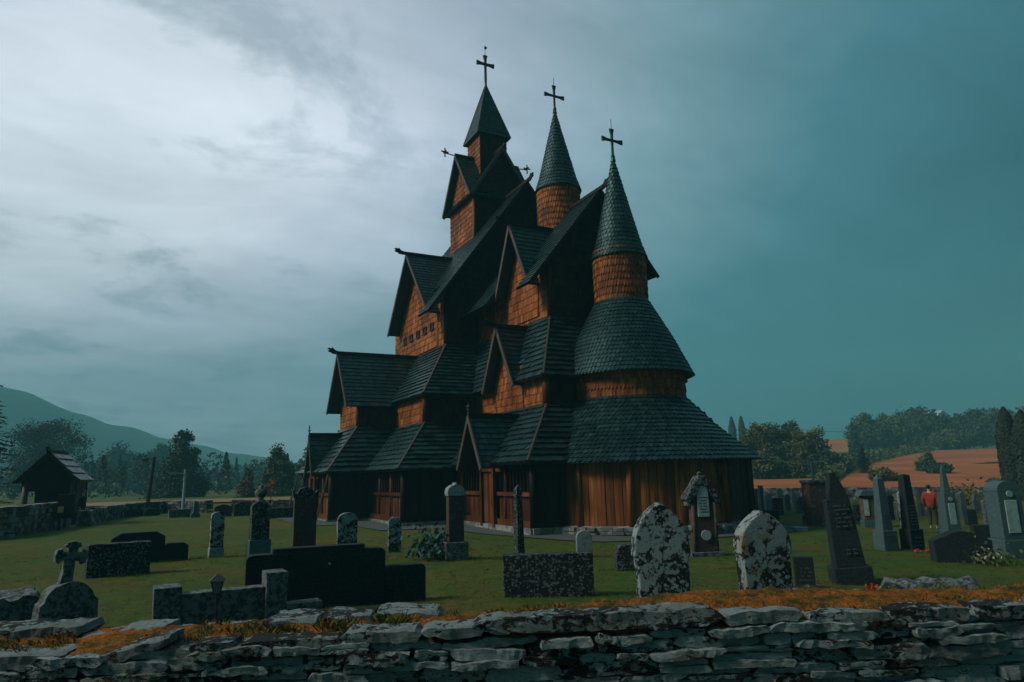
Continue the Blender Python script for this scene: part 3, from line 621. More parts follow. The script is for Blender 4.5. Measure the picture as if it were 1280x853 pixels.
def script(parent, x0, x1, z0, z1, y, n, name='lettering', mat='letter'):
    mb = MB()
    for i in range(n):
        z = z1 - (z1 - z0) * (i + .5) / n; a = (x1 - x0) * U(.02, .22); x = x0 + a
        while x < x1 - a:
            l = U(.012, .03); hz = (z1 - z0) / n * .16; mb.box(x, x + l, y - .003, y + .01, z - hz, z + hz * U(.6, 1.2)); x += l + (U(.006, .012) if rnd() < .8 else .05)
    return mb.build(name, M[mat], parent)
def petals(name, parent, c, rad, n, mat, size=.05, flat=.6, loc=None):
    mb = MB()
    for i in range(n):
        q = Vector((random.gauss(0, .45), random.gauss(0, .45), abs(random.gauss(0, .5)) * flat)) * rad + Vector(c); d = Vector((U(-1, 1), U(-1, 1), U(-.3, 1))).normalized()
        x = d.orthogonal().normalized(); y = d.cross(x); s = size * U(.6, 1.3)
        mb.face([q - x * s, q - y * s * .6, q + x * s, q + y * s * .6])
    return mb.build(name, M[mat], parent, loc)
def obelisk(parent, w0, w1, h, z0, cap, name, mat, d0=None):
    a, b = w0 / 2, w1 / 2; d0 = (d0 or w0) / 2; d1 = d0 * w1 / w0; mb = MB()
    P = [(-a, -d0, z0), (a, -d0, z0), (a, d0, z0), (-a, d0, z0), (-b, -d1, z0 + h), (b, -d1, z0 + h), (b, d1, z0 + h), (-b, d1, z0 + h)]
    fs = [(3, 2, 1, 0), (0, 1, 5, 4), (1, 2, 6, 5), (2, 3, 7, 6), (3, 0, 4, 7)]
    if cap: P.append((0, 0, z0 + h + cap)); fs += [(4, 5, 8), (5, 6, 8), (6, 7, 8), (7, 4, 8)]
    else: fs.append((4, 5, 6, 7))
    mb.mesh(P, fs); return mb.build(name, M[mat], parent, bevel=.012)
def mbox(parent, w, d, z0, z1, name, mat, bev=.02, y=0, x=0):
    mb = MB(); mb.box(x - w / 2, x + w / 2, y - d / 2, y + d / 2, z0, z1); return mb.build(name, M[mat], parent, bevel=bev)
def disc(parent, x, z, r, y, name, mat):
    mb = MB(); n = 24; mb.prism([(x + r * math.cos(2 * math.pi * i / n), z + r * math.sin(2 * math.pi * i / n)) for i in range(n)], y - .02, y + .02); return mb.build(name, M[mat], parent)
# leaning cross on a rounded stone, front left
g, w, h = root('cross_gravestone', 'grey gravestone with a leaning stone cross on its rounded top, nearest on the left', (48, 119, 678, 795), .3, 16)
hz = h * .575
P = [(-w / 2, 0), (w / 2, 0), (w / 2 * .98, hz * .62), (w / 2 * .86, hz * .66)] + [(w / 2 * .84 * math.cos(R(a)), hz * .64 + hz * .36 * math.sin(R(a))) for a in range(8, 173, 12)] + [(-w / 2 * .86, hz * .66), (-w / 2 * .98, hz * .62)]
slab(jit_prof(P, .06, .012, 3), .3, 'stele', 'lich_mid', g)
mb = MB(); hc = h - hz; a = w * .30; b = w * .085
for k in (0, 1, 2, 3):
    ang_ = R(90 * k); dx, dz = math.sin(ang_), math.cos(ang_); L = hc * .36 if k != 2 else hc * .68
    P = [(-b * .85, 0), (b * .85, 0), (b * 1.0, L * .62), (b * 1.75, L * .72), (b * 1.3, L * .86), (b * 1.5, L * .95), (0, L * 1.06), (-b * 1.5, L * .95), (-b * 1.3, L * .86), (-b * 1.75, L * .72), (-b * 1.0, L * .62)] if k != 2 else [(-b * .85, 0), (b * .85, 0), (b * 1.25, L), (-b * 1.25, L)]
    Q = [(x * dz + z * dx, -x * dx + z * dz) for x, z in P]; off = .003 * k
    mb.prism(Q, -.06 - off, .06 + off)
mb.build('cross', M['lich_mid'], g, (0, 0, hz + hc * .62), bevel=.008).rotation_euler.y = R(7)
one('gravestone', 'rough dark square gravestone in front of the black hipped one', (112, 184, 677, 720), .35, 9, p_rect, 'lich_dark', amp=.02)
g, w, h = root('winged_gravestone', 'black gravestone with cut corners and a low wing to its right', (143, 232, 665, 703), .3, 8)
slab([(x - w * .16, z) for x, z in p_hip(w * .68, h, h * .17)], .28, 'stele', 'black_granite', g); slab([(x + w * .33, z) for x, z in p_hip(w * .34, h * .58, h * .1)], .22, 'wing', 'black_granite', g)
g, w, h = root('slim_gravestone', 'pale slim gravestone with pointed top left of the speckled urn stone', (261, 280, 640, 697), .2, 12)
slab(jit_prof([(x, z + h * .22) for x, z in p_seg(w * .9, h * .78, h * .10)], .06, .01, 8), .16, 'stele', 'lich_white', g); mbox(g, w, .22, 0, h * .22, 'base', 'pale')
g, w, h = root('urn_gravestone', 'dark speckled gravestone topped by a carved urn on a grey base', (310, 340, 611, 696), .45, 12)
mbox(g, w, .42, 0, h * .25, 'base', 'grey_granite'); slab([(x, z + h * .25) for x, z in p_seg(w * .84, h * .55, h * .07)], .3, 'stele', 'lich_dark', g)
mb = MB(); mb.lathe([(0, 0), (.16, 0), (.13, .06), (.07, .1), (.15, .2), (.17, .28), (.1, .36), (.06, .38), (.08, .44), (0, .47)], n=14); mb.build('urn', M['lich_mid'], g, (0, 0, h * .79), smooth=True)
g, w, h = root('crowned_gravestone', 'tall plain red brown gravestone with a carved leafy crown', (364, 397, 609, 690), .3, 8)
slab(p_rect(w * .88, h * .82), .26, 'stele', 'brown_stone', g)
mb = MB(); mb.prism([(-w * .44, 0), (w * .44, 0), (w * .5, h * .05), (w * .52, h * .13), (w * .44, h * .12), (w * .36, h * .06), (w * .24, h * .15), (0, h * .185), (-w * .24, h * .15), (-w * .36, h * .06), (-w * .44, h * .12), (-w * .52, h * .13), (-w * .5, h * .05)], -.14, .14); mb.build('carved_crown', M['lich_dark'], g, (0, 0, h * .82), bevel=.015)
one('rounded_gravestone', 'white lichened gravestone with a clover carved in its round top', (421, 447, 639, 690), .2, 10, lambda w, h: p_seg(w, h, w * .36), 'lich_white', amp=.008)
one('slim_gravestone', 'thin white streaked gravestone between the clover stone and the carved one', (485, 502, 645, 691), .14, 8, p_round, 'lich_white', amp=.006)
# broad black family stone
g, w, h = root('family_gravestone', 'very wide black granite family gravestone with stepped sides', (245, 537, 684, 762), .3, 6)
k = w / 292.0
def stepped(x0, x1, y1, rr):
    a, b = (x0 - 391) * k, (x1 - 391) * k; z = (762 - y1) * h / 78
    return [(a, 0), (b, 0), (b, z - rr)] + arc(b - rr, z - rr, rr, 0, 90, 5) + arc(a + rr, z - rr, rr, 90, 180, 5)
s0 = stepped(310, 482, 690, .1); slab(s0, .28, 'stele', 'black_granite', g)
slab([(a, z) for a, z in ((((341 - 391) * k), h * .85), (((455 - 391) * k), h * .85), (((455 - 391) * k), h), (((341 - 391) * k), h))], .26, 'top_step', 'black_granite', g)
slab(stepped(246, 309, 738, .08), .24, 'wing', 'black_granite', g); slab(stepped(483, 537, 715, .08), .24, 'wing', 'black_granite', g)
mb = MB(); mb.tube([(((410 - 391) * k), -.15, h * .72), (((410 - 391) * k), -.18, h * .72)], .018, 10); mb.build('emblem', M['plaque'], g)
# rough grey wall stone with two pillars
g, w, h = root('pillared_gravestone', 'rough grey lichened gravestone wall with a pillar at each end', (143, 403, 722, 800), .35, 7)
k = w / 260.0; hh = lambda y: (800 - y) * h / 78
def pb(x0, x1, y, t, n): slab(jit_prof([((x0 - 273) * k, 0), ((x1 - 273) * k, 0), ((x1 - 273) * k, hh(y)), ((x0 - 273) * k, hh(y))], .08, .014, x0), t, n, 'lich_mid', g)
pb(197, 228, 729, .4, 'pillar'); pb(328, 355, 722, .4, 'pillar'); pb(228.3, 327.7, 739, .26, 'panel'); pb(143, 196.7, 779, .3, 'kerb'); pb(355.3, 403, 765, .3, 'kerb')
g, w, h = root('grave_lantern', 'black glazed lantern on a thin stake before the pillared gravestone', (257, 278, 718, 805), .1, 0, 'lantern')
k = w / 21
mb = MB(); mb.tube([(0, 0, 0), (0, 0, h * .72)], .012, 8); mb.build('stake', M['iron'], g)
M['lamp_glass'] = m_plain('clouded_glass', (.10, .13, .12), .3, .5)
mb = MB(); a, b = w * .34, w * .18; z0, z1 = h * .72, h * .9
mb.mesh([(-b, -b, z0), (b, -b, z0), (b, b, z0), (-b, b, z0), (-a, -a, z1), (a, -a, z1), (a, a, z1), (-a, a, z1)], [(0, 1, 5, 4), (1, 2, 6, 5), (2, 3, 7, 6), (3, 0, 4, 7), (3, 2, 1, 0)]); mb.build('glass', M['lamp_glass'], g)
for sx in (-1, 1):
    for sy in (-1, 1):
        mb = MB(); mb.beam((sx * b, sy * b, z0), (sx * a, sy * a, z1), .012, .012); mb.build('bar', M['iron'], g)
mb = MB(); mb.mesh([(-a * 1.4, -a * 1.4, z1), (a * 1.4, -a * 1.4, z1), (a * 1.4, a * 1.4, z1), (-a * 1.4, a * 1.4, z1), (-a * .5, -a * .5, h * .965), (a * .5, -a * .5, h * .965), (a * .5, a * .5, h * .965), (-a * .5, a * .5, h * .965), (0, 0, h)], [(3, 2, 1, 0), (0, 1, 5, 4), (1, 2, 6, 5), (2, 3, 7, 6), (3, 0, 4, 7), (4, 5, 8), (5, 6, 8), (6, 7, 8), (7, 4, 8)]); mb.build('lid', M['iron'], g)
# carved stele with shrub
g, w, h = root('carved_gravestone', 'brown gravestone with pale scrolled top on a pale block', (555, 589, 604, 701), .45, 14)
mbox(g, w, .45, 0, h * .24, 'base', 'lich_mid'); slab([(x, z + h * .24) for x, z in p_rect(w * .68, h * .59)], .3, 'stele', 'brown_stone', g, bev=.02)
slab([(x, z + h * .83) for x, z in [(-w * .38, 0), (w * .38, 0), (w * .40, h * .05), (w * .36, h * .10), (w * .2, h * .14), (w * .05, h * .15), (w * .06, h * .175), (-w * .06, h * .175), (-w * .05, h * .15), (-w * .2, h * .14), (-w * .36, h * .10), (-w * .40, h * .05)]], .34, 'scrolled_top', 'pale', g, bev=.02)
c = ag(541, 701); mb = MB(); o = petals('low_shrub', None, (0, 0, .1), .62, 900, 'yew', .07, .8, (c.x + .2, c.y + .3, c.z)); tag(o, 'low blue green juniper beside the carved brown gravestone', 'shrub')
g, w, h = root('obelisk', 'thin speckled obelisk standing behind the wide lichened slab', (645, 665, 605, 700), .42, 32)
obelisk(g, w * 1.0, w * .74, h * .93, 0, h * .07, 'shaft', 'lich_dark')
one('wide_gravestone', 'low wide dark gravestone densely spotted with white lichen', (629, 744, 690, 747), .3, 4, p_rect, 'lich_dark', amp=.012)
one('small_gravestone', 'small pale round topped gravestone behind the wide lichened slab', (721, 742, 661, 697), .16, 12, p_round, 'pale', amp=.006)
one('boulder_gravestone', 'low brownish rounded stone left of the tall lichened arch', (771, 806, 679, 714), .4, 10, lambda w, h: p_seg(w, h, h * .25), 'lich_dark', amp=.025)
g, w, h = root('arched_gravestone', 'tall pointed arch gravestone with white lichen, left of the two in front', (796, 872, 628, 768), .3, 15)
slab(jit_prof(p_ogive(w, h, h * .50), .05, .012, 4), .28, 'stele', 'lich_white', g, bev=.025)
g, w, h = root('arched_gravestone', 'tall pointed arch gravestone with orange tinged shoulder, right of the two in front', (930, 1003, 639, 766), .34, 26)
slab(jit_prof(p_ogive(w, h, h * .56), .05, .012, 9), .32, 'stele', 'lich_top', g, bev=.025)
one('dark_gravestone', 'black gravestone mostly hidden behind the orange tinged arch', (924, 952, 655, 712), .2, 20, p_rect, 'black_granite')
g, w, h = root('small_gravestone', 'small black lettered gravestone just right of the orange tinged arch', (996, 1021, 697, 740), .2, 8); slab(p_rect(w, h), .18, 'stele', 'black_granite', g); script(g, -w * .35, w * .4, h * .3, h * .75, -.09, 4)
# gothic monument with plaque
g, w, h = root('gothic_monument', 'gothic gabled gravestone with white arched plaque and round medallion', (862, 909, 588, 696), .45, 20)
mbox(g, w * 1.0, .5, 0, h * .06, 'base', 'lich_mid'); mbox(g, w * .62, .34, h * .06, h * .62, 'lower_block', 'brown_stone')
slab([(x, z + h * .06) for x, z in [(-w * .36, 0), (w * .36, 0), (w * .36, h * .62), (0, h * .84), (-w * .36, h * .62)]], .26, 'stele', 'brown_stone', g)
for s in (-1, 1):
    mb = MB(); mb.tube([(s * w * .33, -.14, h * .06), (s * w * .33, -.14, h * .62)], .05, 10); mb.build('column', M['sandstone'], g, smooth=True)
    mb = MB(); mb.beam((s * w * .5, 0, h * .64), (0, 0, h * .92), .46, h * .085); mb.build('gable_slope', M['lich_dark'], g, bevel=.02)
    mbox(g, w * .16, .3, h * .585, h * .68, 'corner_block', 'lich_mid', x=s * w * .42); mbox(g, w * .14, .3, h * .3, h * .36, 'corner_block', 'lich_mid', x=s * w * .36, y=-.01)
mb = MB(); mb.lathe([(0, 0), (.06, 0), (.09, .06), (.04, .1), (.06, .16), (0, .2)], n=10); mb.build('finial', M['lich_mid'], g, (0, 0, h * .90))
slab([(x - .02, z + h * .46) for x, z in p_seg(w * .36, h * .36, w * .26)], .03, 'plaque', 'plaque', g, y=-.19); script(g, -w * .16, w * .13, h * .5, h * .7, -.207, 6, mat='iron'); disc(g, 0, h * .25, w * .15, -.19, 'medallion', 'plaque')
# right hand group
g, w, h = root('leaning_obelisk', 'tall black obelisk leaning left with worn lettering and red flowers', (1044, 1098, 590, 732), .62, 14, tilt=(0, R(-4.5)))
mbox(g, w * 1.0, .6, 0, h * .16, 'base', 'black_granite'); obelisk(g, w * .78, w * .62, h * .60, h * .16, 0, 'shaft', 'black_granite', .42)
slab([(x, z + h * .76) for x, z in [(-w * .20, 0), (w * .31, 0), (w * .22, h * .10), (w * .06, h * .24), (-w * .08, h * .24), (-w * .2, h * .05)]], .3, 'spire', 'black_granite', g)
script(g, -w * .24, w * .28, h * .5, h * .72, -.22, 6); script(g, -w * .1, w * .26, h * .26, h * .33, -.232, 2)
c = ag(1090, 738); o = petals('red_flowers', None, (0, 0, .03), .13, 60, 'red_flower', .03, .6, (c.x, c.y - .05, c.z)); tag(o, 'red flowers at the foot of the leaning black obelisk', 'flowers')
g, w, h = root('double_gravestone', 'broad dull brown double gravestone with a moulded cornice and thin pin', (1011, 1046, 600, 657), .7, 30)
mbox(g, w * 1.0, .72, 0, h * .22, 'base', 'sandstone'); mbox(g, w * .86, .6, h * .22, h * .93, 'block', 'sandstone'); mbox(g, w * .96, .68, h * .93, h, 'cornice', 'lich_mid')
mb = MB(); mb.tube([(0, 0, h), (0, 0, h * 1.42)], .05, 8); mb.build('pin', M['grey_granite'], g)
g, w, h = root('canopy_monument', 'brown tomb with a sloping slab roof and two pale plaques', (1079, 1108, 612, 660), .5, 20)
mbox(g, w * .9, .45, 0, h * .2, 'base', 'grey_granite'); mbox(g, w * .8, .4, h * .2, h * .84, 'block', 'sandstone'); mb = MB(); mb.prism([(-w * .55, 0), (w * .55, 0), (w * .4, h * .14), (-w * .4, h * .14)], -.3, .3); mb.build('roof_slab', M['grey_granite'], g, (0, 0, h * .84))
for s, l in ((-1, .24), (1, .22)): slab([(s * w * .26 + x, h * .32 + z) for x, z in p_rect(w * l, h * .42)], .03, 'plaque', 'plaque', g, y=-.22)
g, w, h = root('obelisk', 'blue grey obelisk left of the tall black pair beside the red jacket', (1102, 1136, 592, 690), .62, 38)
mbox(g, w, w, 0, h * .27, 'base', 'grey_granite'); obelisk(g, w * .72, w * .44, h * .66, h * .27, h * .07, 'shaft', 'grey_granite'); script(g, -w * .3, w * .25, h * .3, h * .52, -w * .37, 6); script(g, -w * .35, w * .35, h * .05, h * .22, -w * .508, 4)
g, w, h = root('speckled_gravestone', 'narrow white speckled gravestone between the grey and black obelisks', (1129, 1141, 614, 668), .3, 20); slab(jit_prof(p_round(w, h), .06, .01, 5), .2, 'stele', 'lich_white', g)
g, w, h = root('obelisk', 'black flat topped obelisk standing left of the red jacketed person', (1136, 1170, 592, 689), .62, 42)
mbox(g, w, w, 0, h * .28, 'base', 'black_granite'); obelisk(g, w * .74, w * .5, h * .7, h * .28, h * .02, 'shaft', 'black_granite'); script(g, -w * .25, w * .3, h * .32, h * .6, -w * .37, 7); script(g, -w * .35, w * .35, h * .05, h * .2, -w * .508, 3)
for i, px in enumerate((1145, 1160)):
    c = ag(px, 691); o = petals('red_flowers', None, (0, 0, .03), .11, 40, 'red_flower', .035, .6, (c.x, c.y, c.z)); tag(o, 'red flowers at the %s corner of the black flat topped obelisk' % ('left', 'right')[i], 'flowers')
g, w, h = root('plaque_obelisk', 'blue grey obelisk with white plaque and medallion right of the red jacket', (1182, 1210, 580, 668), .55, 32)
mbox(g, w, w, 0, h * .07, 'base', 'grey_granite'); obelisk(g, w * .86, w * .72, h * .52, h * .07, 0, 'block', 'grey_granite'); obelisk(g, w * .42, w * .2, h * .36, h * .59, h * .05, 'shaft', 'grey_granite')
slab([(x, z + h * .14) for x, z in p_rect(w * .42, h * .30)], .03, 'plaque', 'plaque', g, y=-w * .40); disc(g, 0, h * .5, w * .12, -w * .385, 'medallion', 'plaque')
one('peaked_gravestone', 'low wide black gravestone with a gently peaked top beside flowers', (1173, 1242, 662, 704), .35, 22, lambda w, h: [(-w / 2, 0), (w / 2, 0), (w / 2, h * .72), (w * .12, h * .98), (0, h), (-w * .12, h * .98), (-w / 2, h * .72)], 'black_granite')
c = ag(1237, 706); o = empty('flower_bed', (c.x, c.y, c.z), 0, 'white and pink flowers beside the low peaked black gravestone', 'flowers'); petals('leaves', o, (0, 0, .05), .5, 260, 'leafy', .05, .6); petals('petals', o, (0, 0, .16), .4, 34, 'white_flower', .04, .5)
one('low_gravestone', 'low black block behind the peaked black gravestone', (1222, 1262, 655, 684), .3, 20, p_rect, 'black_granite')
g, w, h = root('plaque_gravestone', 'tall blue grey gravestone with medallion and long pale plaque at the right edge', (1253, 1300, 601, 699), .6, 36)
mbox(g, w, w * .9, 0, h * .25, 'base', 'grey_granite'); mbox(g, w * .84, w * .72, h * .25, h * .86, 'block', 'grey_granite'); slab([(x, z + h * .86) for x, z in p_seg(w * .84, h * .14, h * .12)], w * .72, 'rounded_top', 'grey_granite', g)
slab([(x, z + h * .33) for x, z in p_rect(w * .44, h * .42)], .03, 'plaque', 'plaque', g, y=-w * .37); disc(g, 0, h * .83, w * .11, -w * .37, 'medallion', 'plaque')
one('curved_gravestone', 'tall black gravestone with curved top left of the plaque stone at the edge', (1243, 1259, 608, 664), .25, 20, lambda w, h: p_seg(w, h, w * .4), 'black_granite')
one('rough_gravestone', 'rough grey stone leaning beside the tall black curved gravestone', (1233, 1246, 624, 662), .3, 15, lambda w, h: p_seg(w, h, w * .3), 'lich_mid', amp=.03)
one('flat_slab', 'flat white slab lying in the grass right of the orange tinged arch', (992, 1014, 658, 664), .5, 30, p_rect, 'pale')
one('low_wall', 'long low dark grave kerb left of the church porch', (397 - 62, 368, 634, 648), .3, 8, p_rect, 'lich_dark')
# ------------------------------------------------------------------ smaller far gravestones
FG = 'small gravestones far behind'
far = [  # x0, x1, ytop, ybot, material, profile, turn, label
 (943, 950, 612, 640, 'lich_mid', p_rect, 20, 'narrow grey gravestone nearest the church in the crowded far row'),
 (951, 957, 606, 638, 'grey_granite', p_rect, 20, 'tall thin post like gravestone second from the church in the far row'),
 (958, 967, 616, 640, 'pale', p_seg0 if False else p_round, 20, 'small pale round topped gravestone third from the church in the far row'),
 (968, 981, 622, 644, 'lich_dark', p_rect, 20, 'square dark gravestone low in the middle of the crowded far row'),
 (972, 980, 612, 632, 'pale', p_rect, 20, 'pale upright gravestone behind the square dark one in the far row'),
 (982, 990, 617, 638, 'grey_granite', p_round, 20, 'blue grey round topped gravestone right of the square dark one'),
 (991, 996, 610, 634, 'pale', p_rect, 20, 'thin white gravestone under the orange field strip'),
 (997, 1009, 620, 642, 'lich_mid', lambda w, h: p_seg(w, h, h * .3), 20, 'broad grey gravestone beside the brown double one'),
 (945, 975, 637, 650, 'black_granite', p_rect, 20, 'long low black gravestone in front of the crowded far row'),
 (1062, 1070, 622, 655, 'pale', p_round, 20, 'pale slanting gravestone between the leaning obelisk and the brown tomb'),
 (1070, 1080, 630, 652, 'lich_dark', p_rect, 20, 'dark low gravestone right of the leaning obelisk'),
 (1112, 1122, 618, 650, 'black_granite', p_round, 25, 'black gravestone hidden behind the blue grey obelisk'),
 (1122, 1130, 626, 652, 'lich_mid', p_round, 25, 'small grey gravestone between two obelisks left of the red jacket'),
 (1151, 1158, 608, 645, 'grey_granite', p_rect, 25, 'blue grey gravestone just left of the red jacket'),
 (1203, 1212, 614, 648, 'grey_granite', p_round, 25, 'blue grey gravestone just right of the plaque obelisk'),
 (1210, 1224, 636, 657, 'black_granite', p_rect, 25, 'black block below the yellow bush'),
 (1218, 1228, 616, 642, 'lich_mid', lambda w, h: p_ogive(w, h, h * .5), 25, 'grey pointed gravestone behind the yellow bush'),
 (1226, 1236, 612, 640, 'pale', p_round, 25, 'pale gravestone left of the rough leaning stone'),
 (1264, 1272, 590, 604, 'black_granite', p_rect, 25, 'black gravestone end behind the plaque stone'),
 (160, 178, 636, 646, 'black_granite', lambda w, h: p_seg(w, h, h * .2), 8, 'black stone lying left of the pair by the far left wall'),
 (182, 199, 635, 645, 'black_granite', lambda w, h: p_hip(w, h, h * .2), 8, 'black cut cornered stone right of the pair by the far left wall'),
 (212, 237, 636, 647, 'lich_mid', p_rect, 8, 'grey block at the foot of the white lamp post'),
 (239, 250, 626, 647, 'grey_granite', lambda w, h: [(-w / 2, 0), (w / 2, 0), (w / 2, h * .25), (w * .3, h * .3), (w * .25, h), (-w * .25, h), (-w * .3, h * .3), (-w / 2, h * .25)], 8, 'grey stepped gravestone right of the white lamp post'),
 (268, 289, 630, 646, 'brown_stone', lambda w, h: p_seg(w, h, h * .3), 8, 'brown rounded stone by the gap in the far left wall'),
 (293, 314, 627, 645, 'lich_dark', lambda w, h: p_seg(w, h, h * .2), 8, 'dark stone right of the gap in the far left wall'),
]
for x0, x1, yt, yb, m_, pf, v, lb in far: one('gravestone', lb, (x0, x1, yt, yb), .3, v, pf, m_, amp=.02, bev=0)
c = ag(338, 634); g = empty('grave_flowers', (c.x, c.y, c.z), 0, 'coral red flower wreath on a pole beside the urn gravestone', 'flowers')
zt = 2.1 - hdist(c) * .012; mb = MB(); mb.tube([(0, 0, 0), (0, 0, 1.25)], .03, 6); mb.build('pole', M['grey_granite'], g); petals('petals', g, (0, 0, 1.4), .22, 120, 'red_flower', .07, 1)
c = ag(1214, 640); o = petals('yellow_bush', None, (0, 0, .3), .8, 500, 'leafy', .09, 1.2, (c.x, c.y, c.z)); o.data.materials[0] = m_leaf('yellow_leaves', [(.10, .09, .02), (.17, .14, .03), (.22, .17, .04)]); tag(o, 'yellow green rounded bush among the far right graves', 'bush')
# ------------------------------------------------------------------ rubble walls
M['rubble'] = m_stone('rubble_stone', (.028, .034, .034), (.20, .25, .25), .42, 2.2, soft=.05, orange=.5)
def rubble(label, pts, h, th=.6, mat='rubble', course=.19):
    g = None; P = [Vector(p) for p in pts]; mb = MB()
    for a, b in zip(P, P[1:]):
        d = Vector((b.x - a.x, b.y - a.y, 0)); L = d.length; d.normalize(); n = Vector((d.y, -d.x, 0)); nz = max(1, round(h / course)); cz = h / nz
        for j in range(nz):
            s = 0
            while s < L:
                l = U(.25, .7); e = min(L, s + l); t = (s + e) / 2 / L; z = hf(a.x + (b.x - a.x) * t, a.y + (b.y - a.y) * t); q = a + d * ((s + e) / 2); q.z = z + cz * (j + .5) - .05 + U(-.02, .02)
                tl = R(U(-4, 4)); u = d * math.cos(tl) + ZV * math.sin(tl); w_ = ZV * math.cos(tl) - d * math.sin(tl)
                mb.obox(q + n * U(-.03, .03), u * ((e - s) * .49), n * (th / 2 * U(.9, 1.06)), w_ * (cz * .49 * U(.85, 1.05))); s = e
    return tag(mb.build('stone_wall', M[mat], bevel=0), label, 'wall')
rubble('old rubble wall running in front of the small gabled hut', [ag(-60, 678), ag(0, 673), ag(74, 659)], 1.15)
rubble('low far rubble wall curving behind the black clad figure', [ag(104, 658), ag(128, 651), ag(152, 646), ag(205, 641), ag(262, 641)], .75)
rubble('low far rubble wall between the lawn and the church porch', [ag(291, 642), ag(372, 641), ag(420, 640)], .8)
rubble('long low rubble wall at the foot of the orange field', [polar(56, 17), polar(57, 24), polar(57, 31), polar(55, 40)], .9, .6)
# ------------------------------------------------------------------ hut, notice board, poles
c = ag(56, 658); hut = empty('gabled_hut', (c.x, c.y, c.z), -R(9), 'small dark open gabled timber hut behind the left rubble wall', 'hut')
k = (c - CAM).dot(F) / FOC; hw = 30 * k; he = 55 * k; hr = 91 * k; dp = 2.2
mb = MB(); surface(mb, [(hw * 1.15, -.35, he), (hw * 1.15, dp, he), (0, dp, hr), (0, -.35, hr)], .5, .8, .07, .1, .03); surface(mb, [(-hw * 1.15, dp, he), (-hw * 1.15, -.35, he), (0, -.35, hr), (0, dp, hr)], .5, .8, .07, .1, .03); rf = mb.build('roof', M['roof'], hut)
for s in (-1, 1):
    mb = MB(); mb.beam((s * hw * 1.18, -.38, he - .05), (0, -.38 - .004 * s, hr + .02), .06, .2, Vector((0, 1, 0))); mb.build('bargeboard', M['tar'], rf)
mb = MB(); mb.beam((0, -.5, hr + .05), (0, dp + .1, hr + .05), .14, .12); mb.build('ridge_beam', M['tar'], rf)
finial(rf, Vector((0, -.5, hr + .05)), (0, -1), .7)
mb = MB(); mb.prism([(-hw, he * .78), (hw, he * .78), (hw, he), (0, hr - .12), (-hw, he)], .02, .08); mb.build('gable_board', M['tar'], hut)
mb = MB(); planks(mb, (-hw, dp - .2), (hw, dp - .2), 0, he, .06, .25); mb.build('wall', M['tar'], hut)
mb = MB(); planks(mb, (hw - .05, .3), (hw - .05, dp - .2), 0, he, .06, .25); mb.build('wall', M['tar'], hut)
mb = MB(); planks(mb, (-hw + .1, dp - .2), (-hw + .1, .3), 0, he * .5, .06, .25); mb.build('wall', M['tar'], hut)
for s in (-1, 1):
    mb = MB(); mb.tube([(s * (hw - .15), .1, 0), (s * (hw - .15), .1, he)], .13, 8); mb.build('post', M['trim'], hut, smooth=True)
mb = MB(); mb.box(-hw * .6, hw * .7, dp * .5, dp * .8, 0, he * .55); mb.build('bench_box', M['tar'], hut, bevel=.02)
M['yellow'] = m_plain('yellow_board', (.42, .27, .07), .6)
for x0, x1, lb in ((23, 31, 'yellow notice on the left post of the hut'), (70, 76, 'yellow notice between the hut and the notice board')):
    c = ag((x0 + x1) / 2, 664); k = (c - CAM).dot(F) / FOC; g = empty('notice', (c.x, c.y, c.z), -R(10), lb, 'notice'); w = (x1 - x0) * k; z = CAM.z - c.z + 0
    zz = 26 * k; mb = MB(); mb.box(-w / 2, w / 2, -.03, .03, zz - w * .6, zz + w * .6); mb.build('board', M['yellow'], g); mb = MB(); mb.box(-.04, .04, -.02, .02, 0, zz); mb.build('stake', M['tar'], g)
c = ag(80, 661); k = (c - CAM).dot(F) / FOC; g = empty('notice_board', (c.x, c.y, c.z), -R(12), 'dark notice board on two pale footed posts right of the hut', 'notice board')
w = 18 * k; h = 42 * k; mb = MB(); mb.box(-w / 2, w / 2, -.08, .08, h * .3, h); mb.build('board', M['tar'], g, bevel=.02)
for s in (-1, 1):
    mb = MB(); mb.box(s * w * .25 - .07, s * w * .25 + .07, -.06, .06, 0, h * .3); mb.build('post', M['pale'], g)
c = ag(228, 646); k = (c - CAM).dot(F) / FOC; g = empty('lamp_post', (c.x, c.y, c.z), 0, 'white lamp post with a short arm by the far left wall', 'lamp post')
h = 58 * k; mb = MB(); mb.tube([(0, 0, 0), (0, 0, h)], [.09, .06], 8); mb.build('pole', M['plaque'], g); mb = MB(); mb.tube([(0, 0, h * .9), (-.45, -.1, h * .93)], .035, 6); mb.box(-.75, -.4, -.17, .03, h * .9, h * .96); mb.build('lamp_head', M['plaque'], g)
c = polar(62, -27.9); k = (c - CAM).dot(F) / FOC; g = empty('utility_pole', (c.x, c.y, c.z), 0, 'dark leaning pole with a lamp in front of the far left trees', 'pole', tilt=(0, R(4)))
h = 60 * k; mb = MB(); mb.tube([(0, 0, 0), (0, 0, h)], [.15, .1], 8); mb.build('pole', M['tar'], g); mb = MB(); mb.beam((0, 0, h * .97), (-.55, 0, h * .95), .08, .08); mb.box(-.8, -.4, -.14, .14, h * .9, h * .95); mb.build('lamp_head', M['iron'], g)
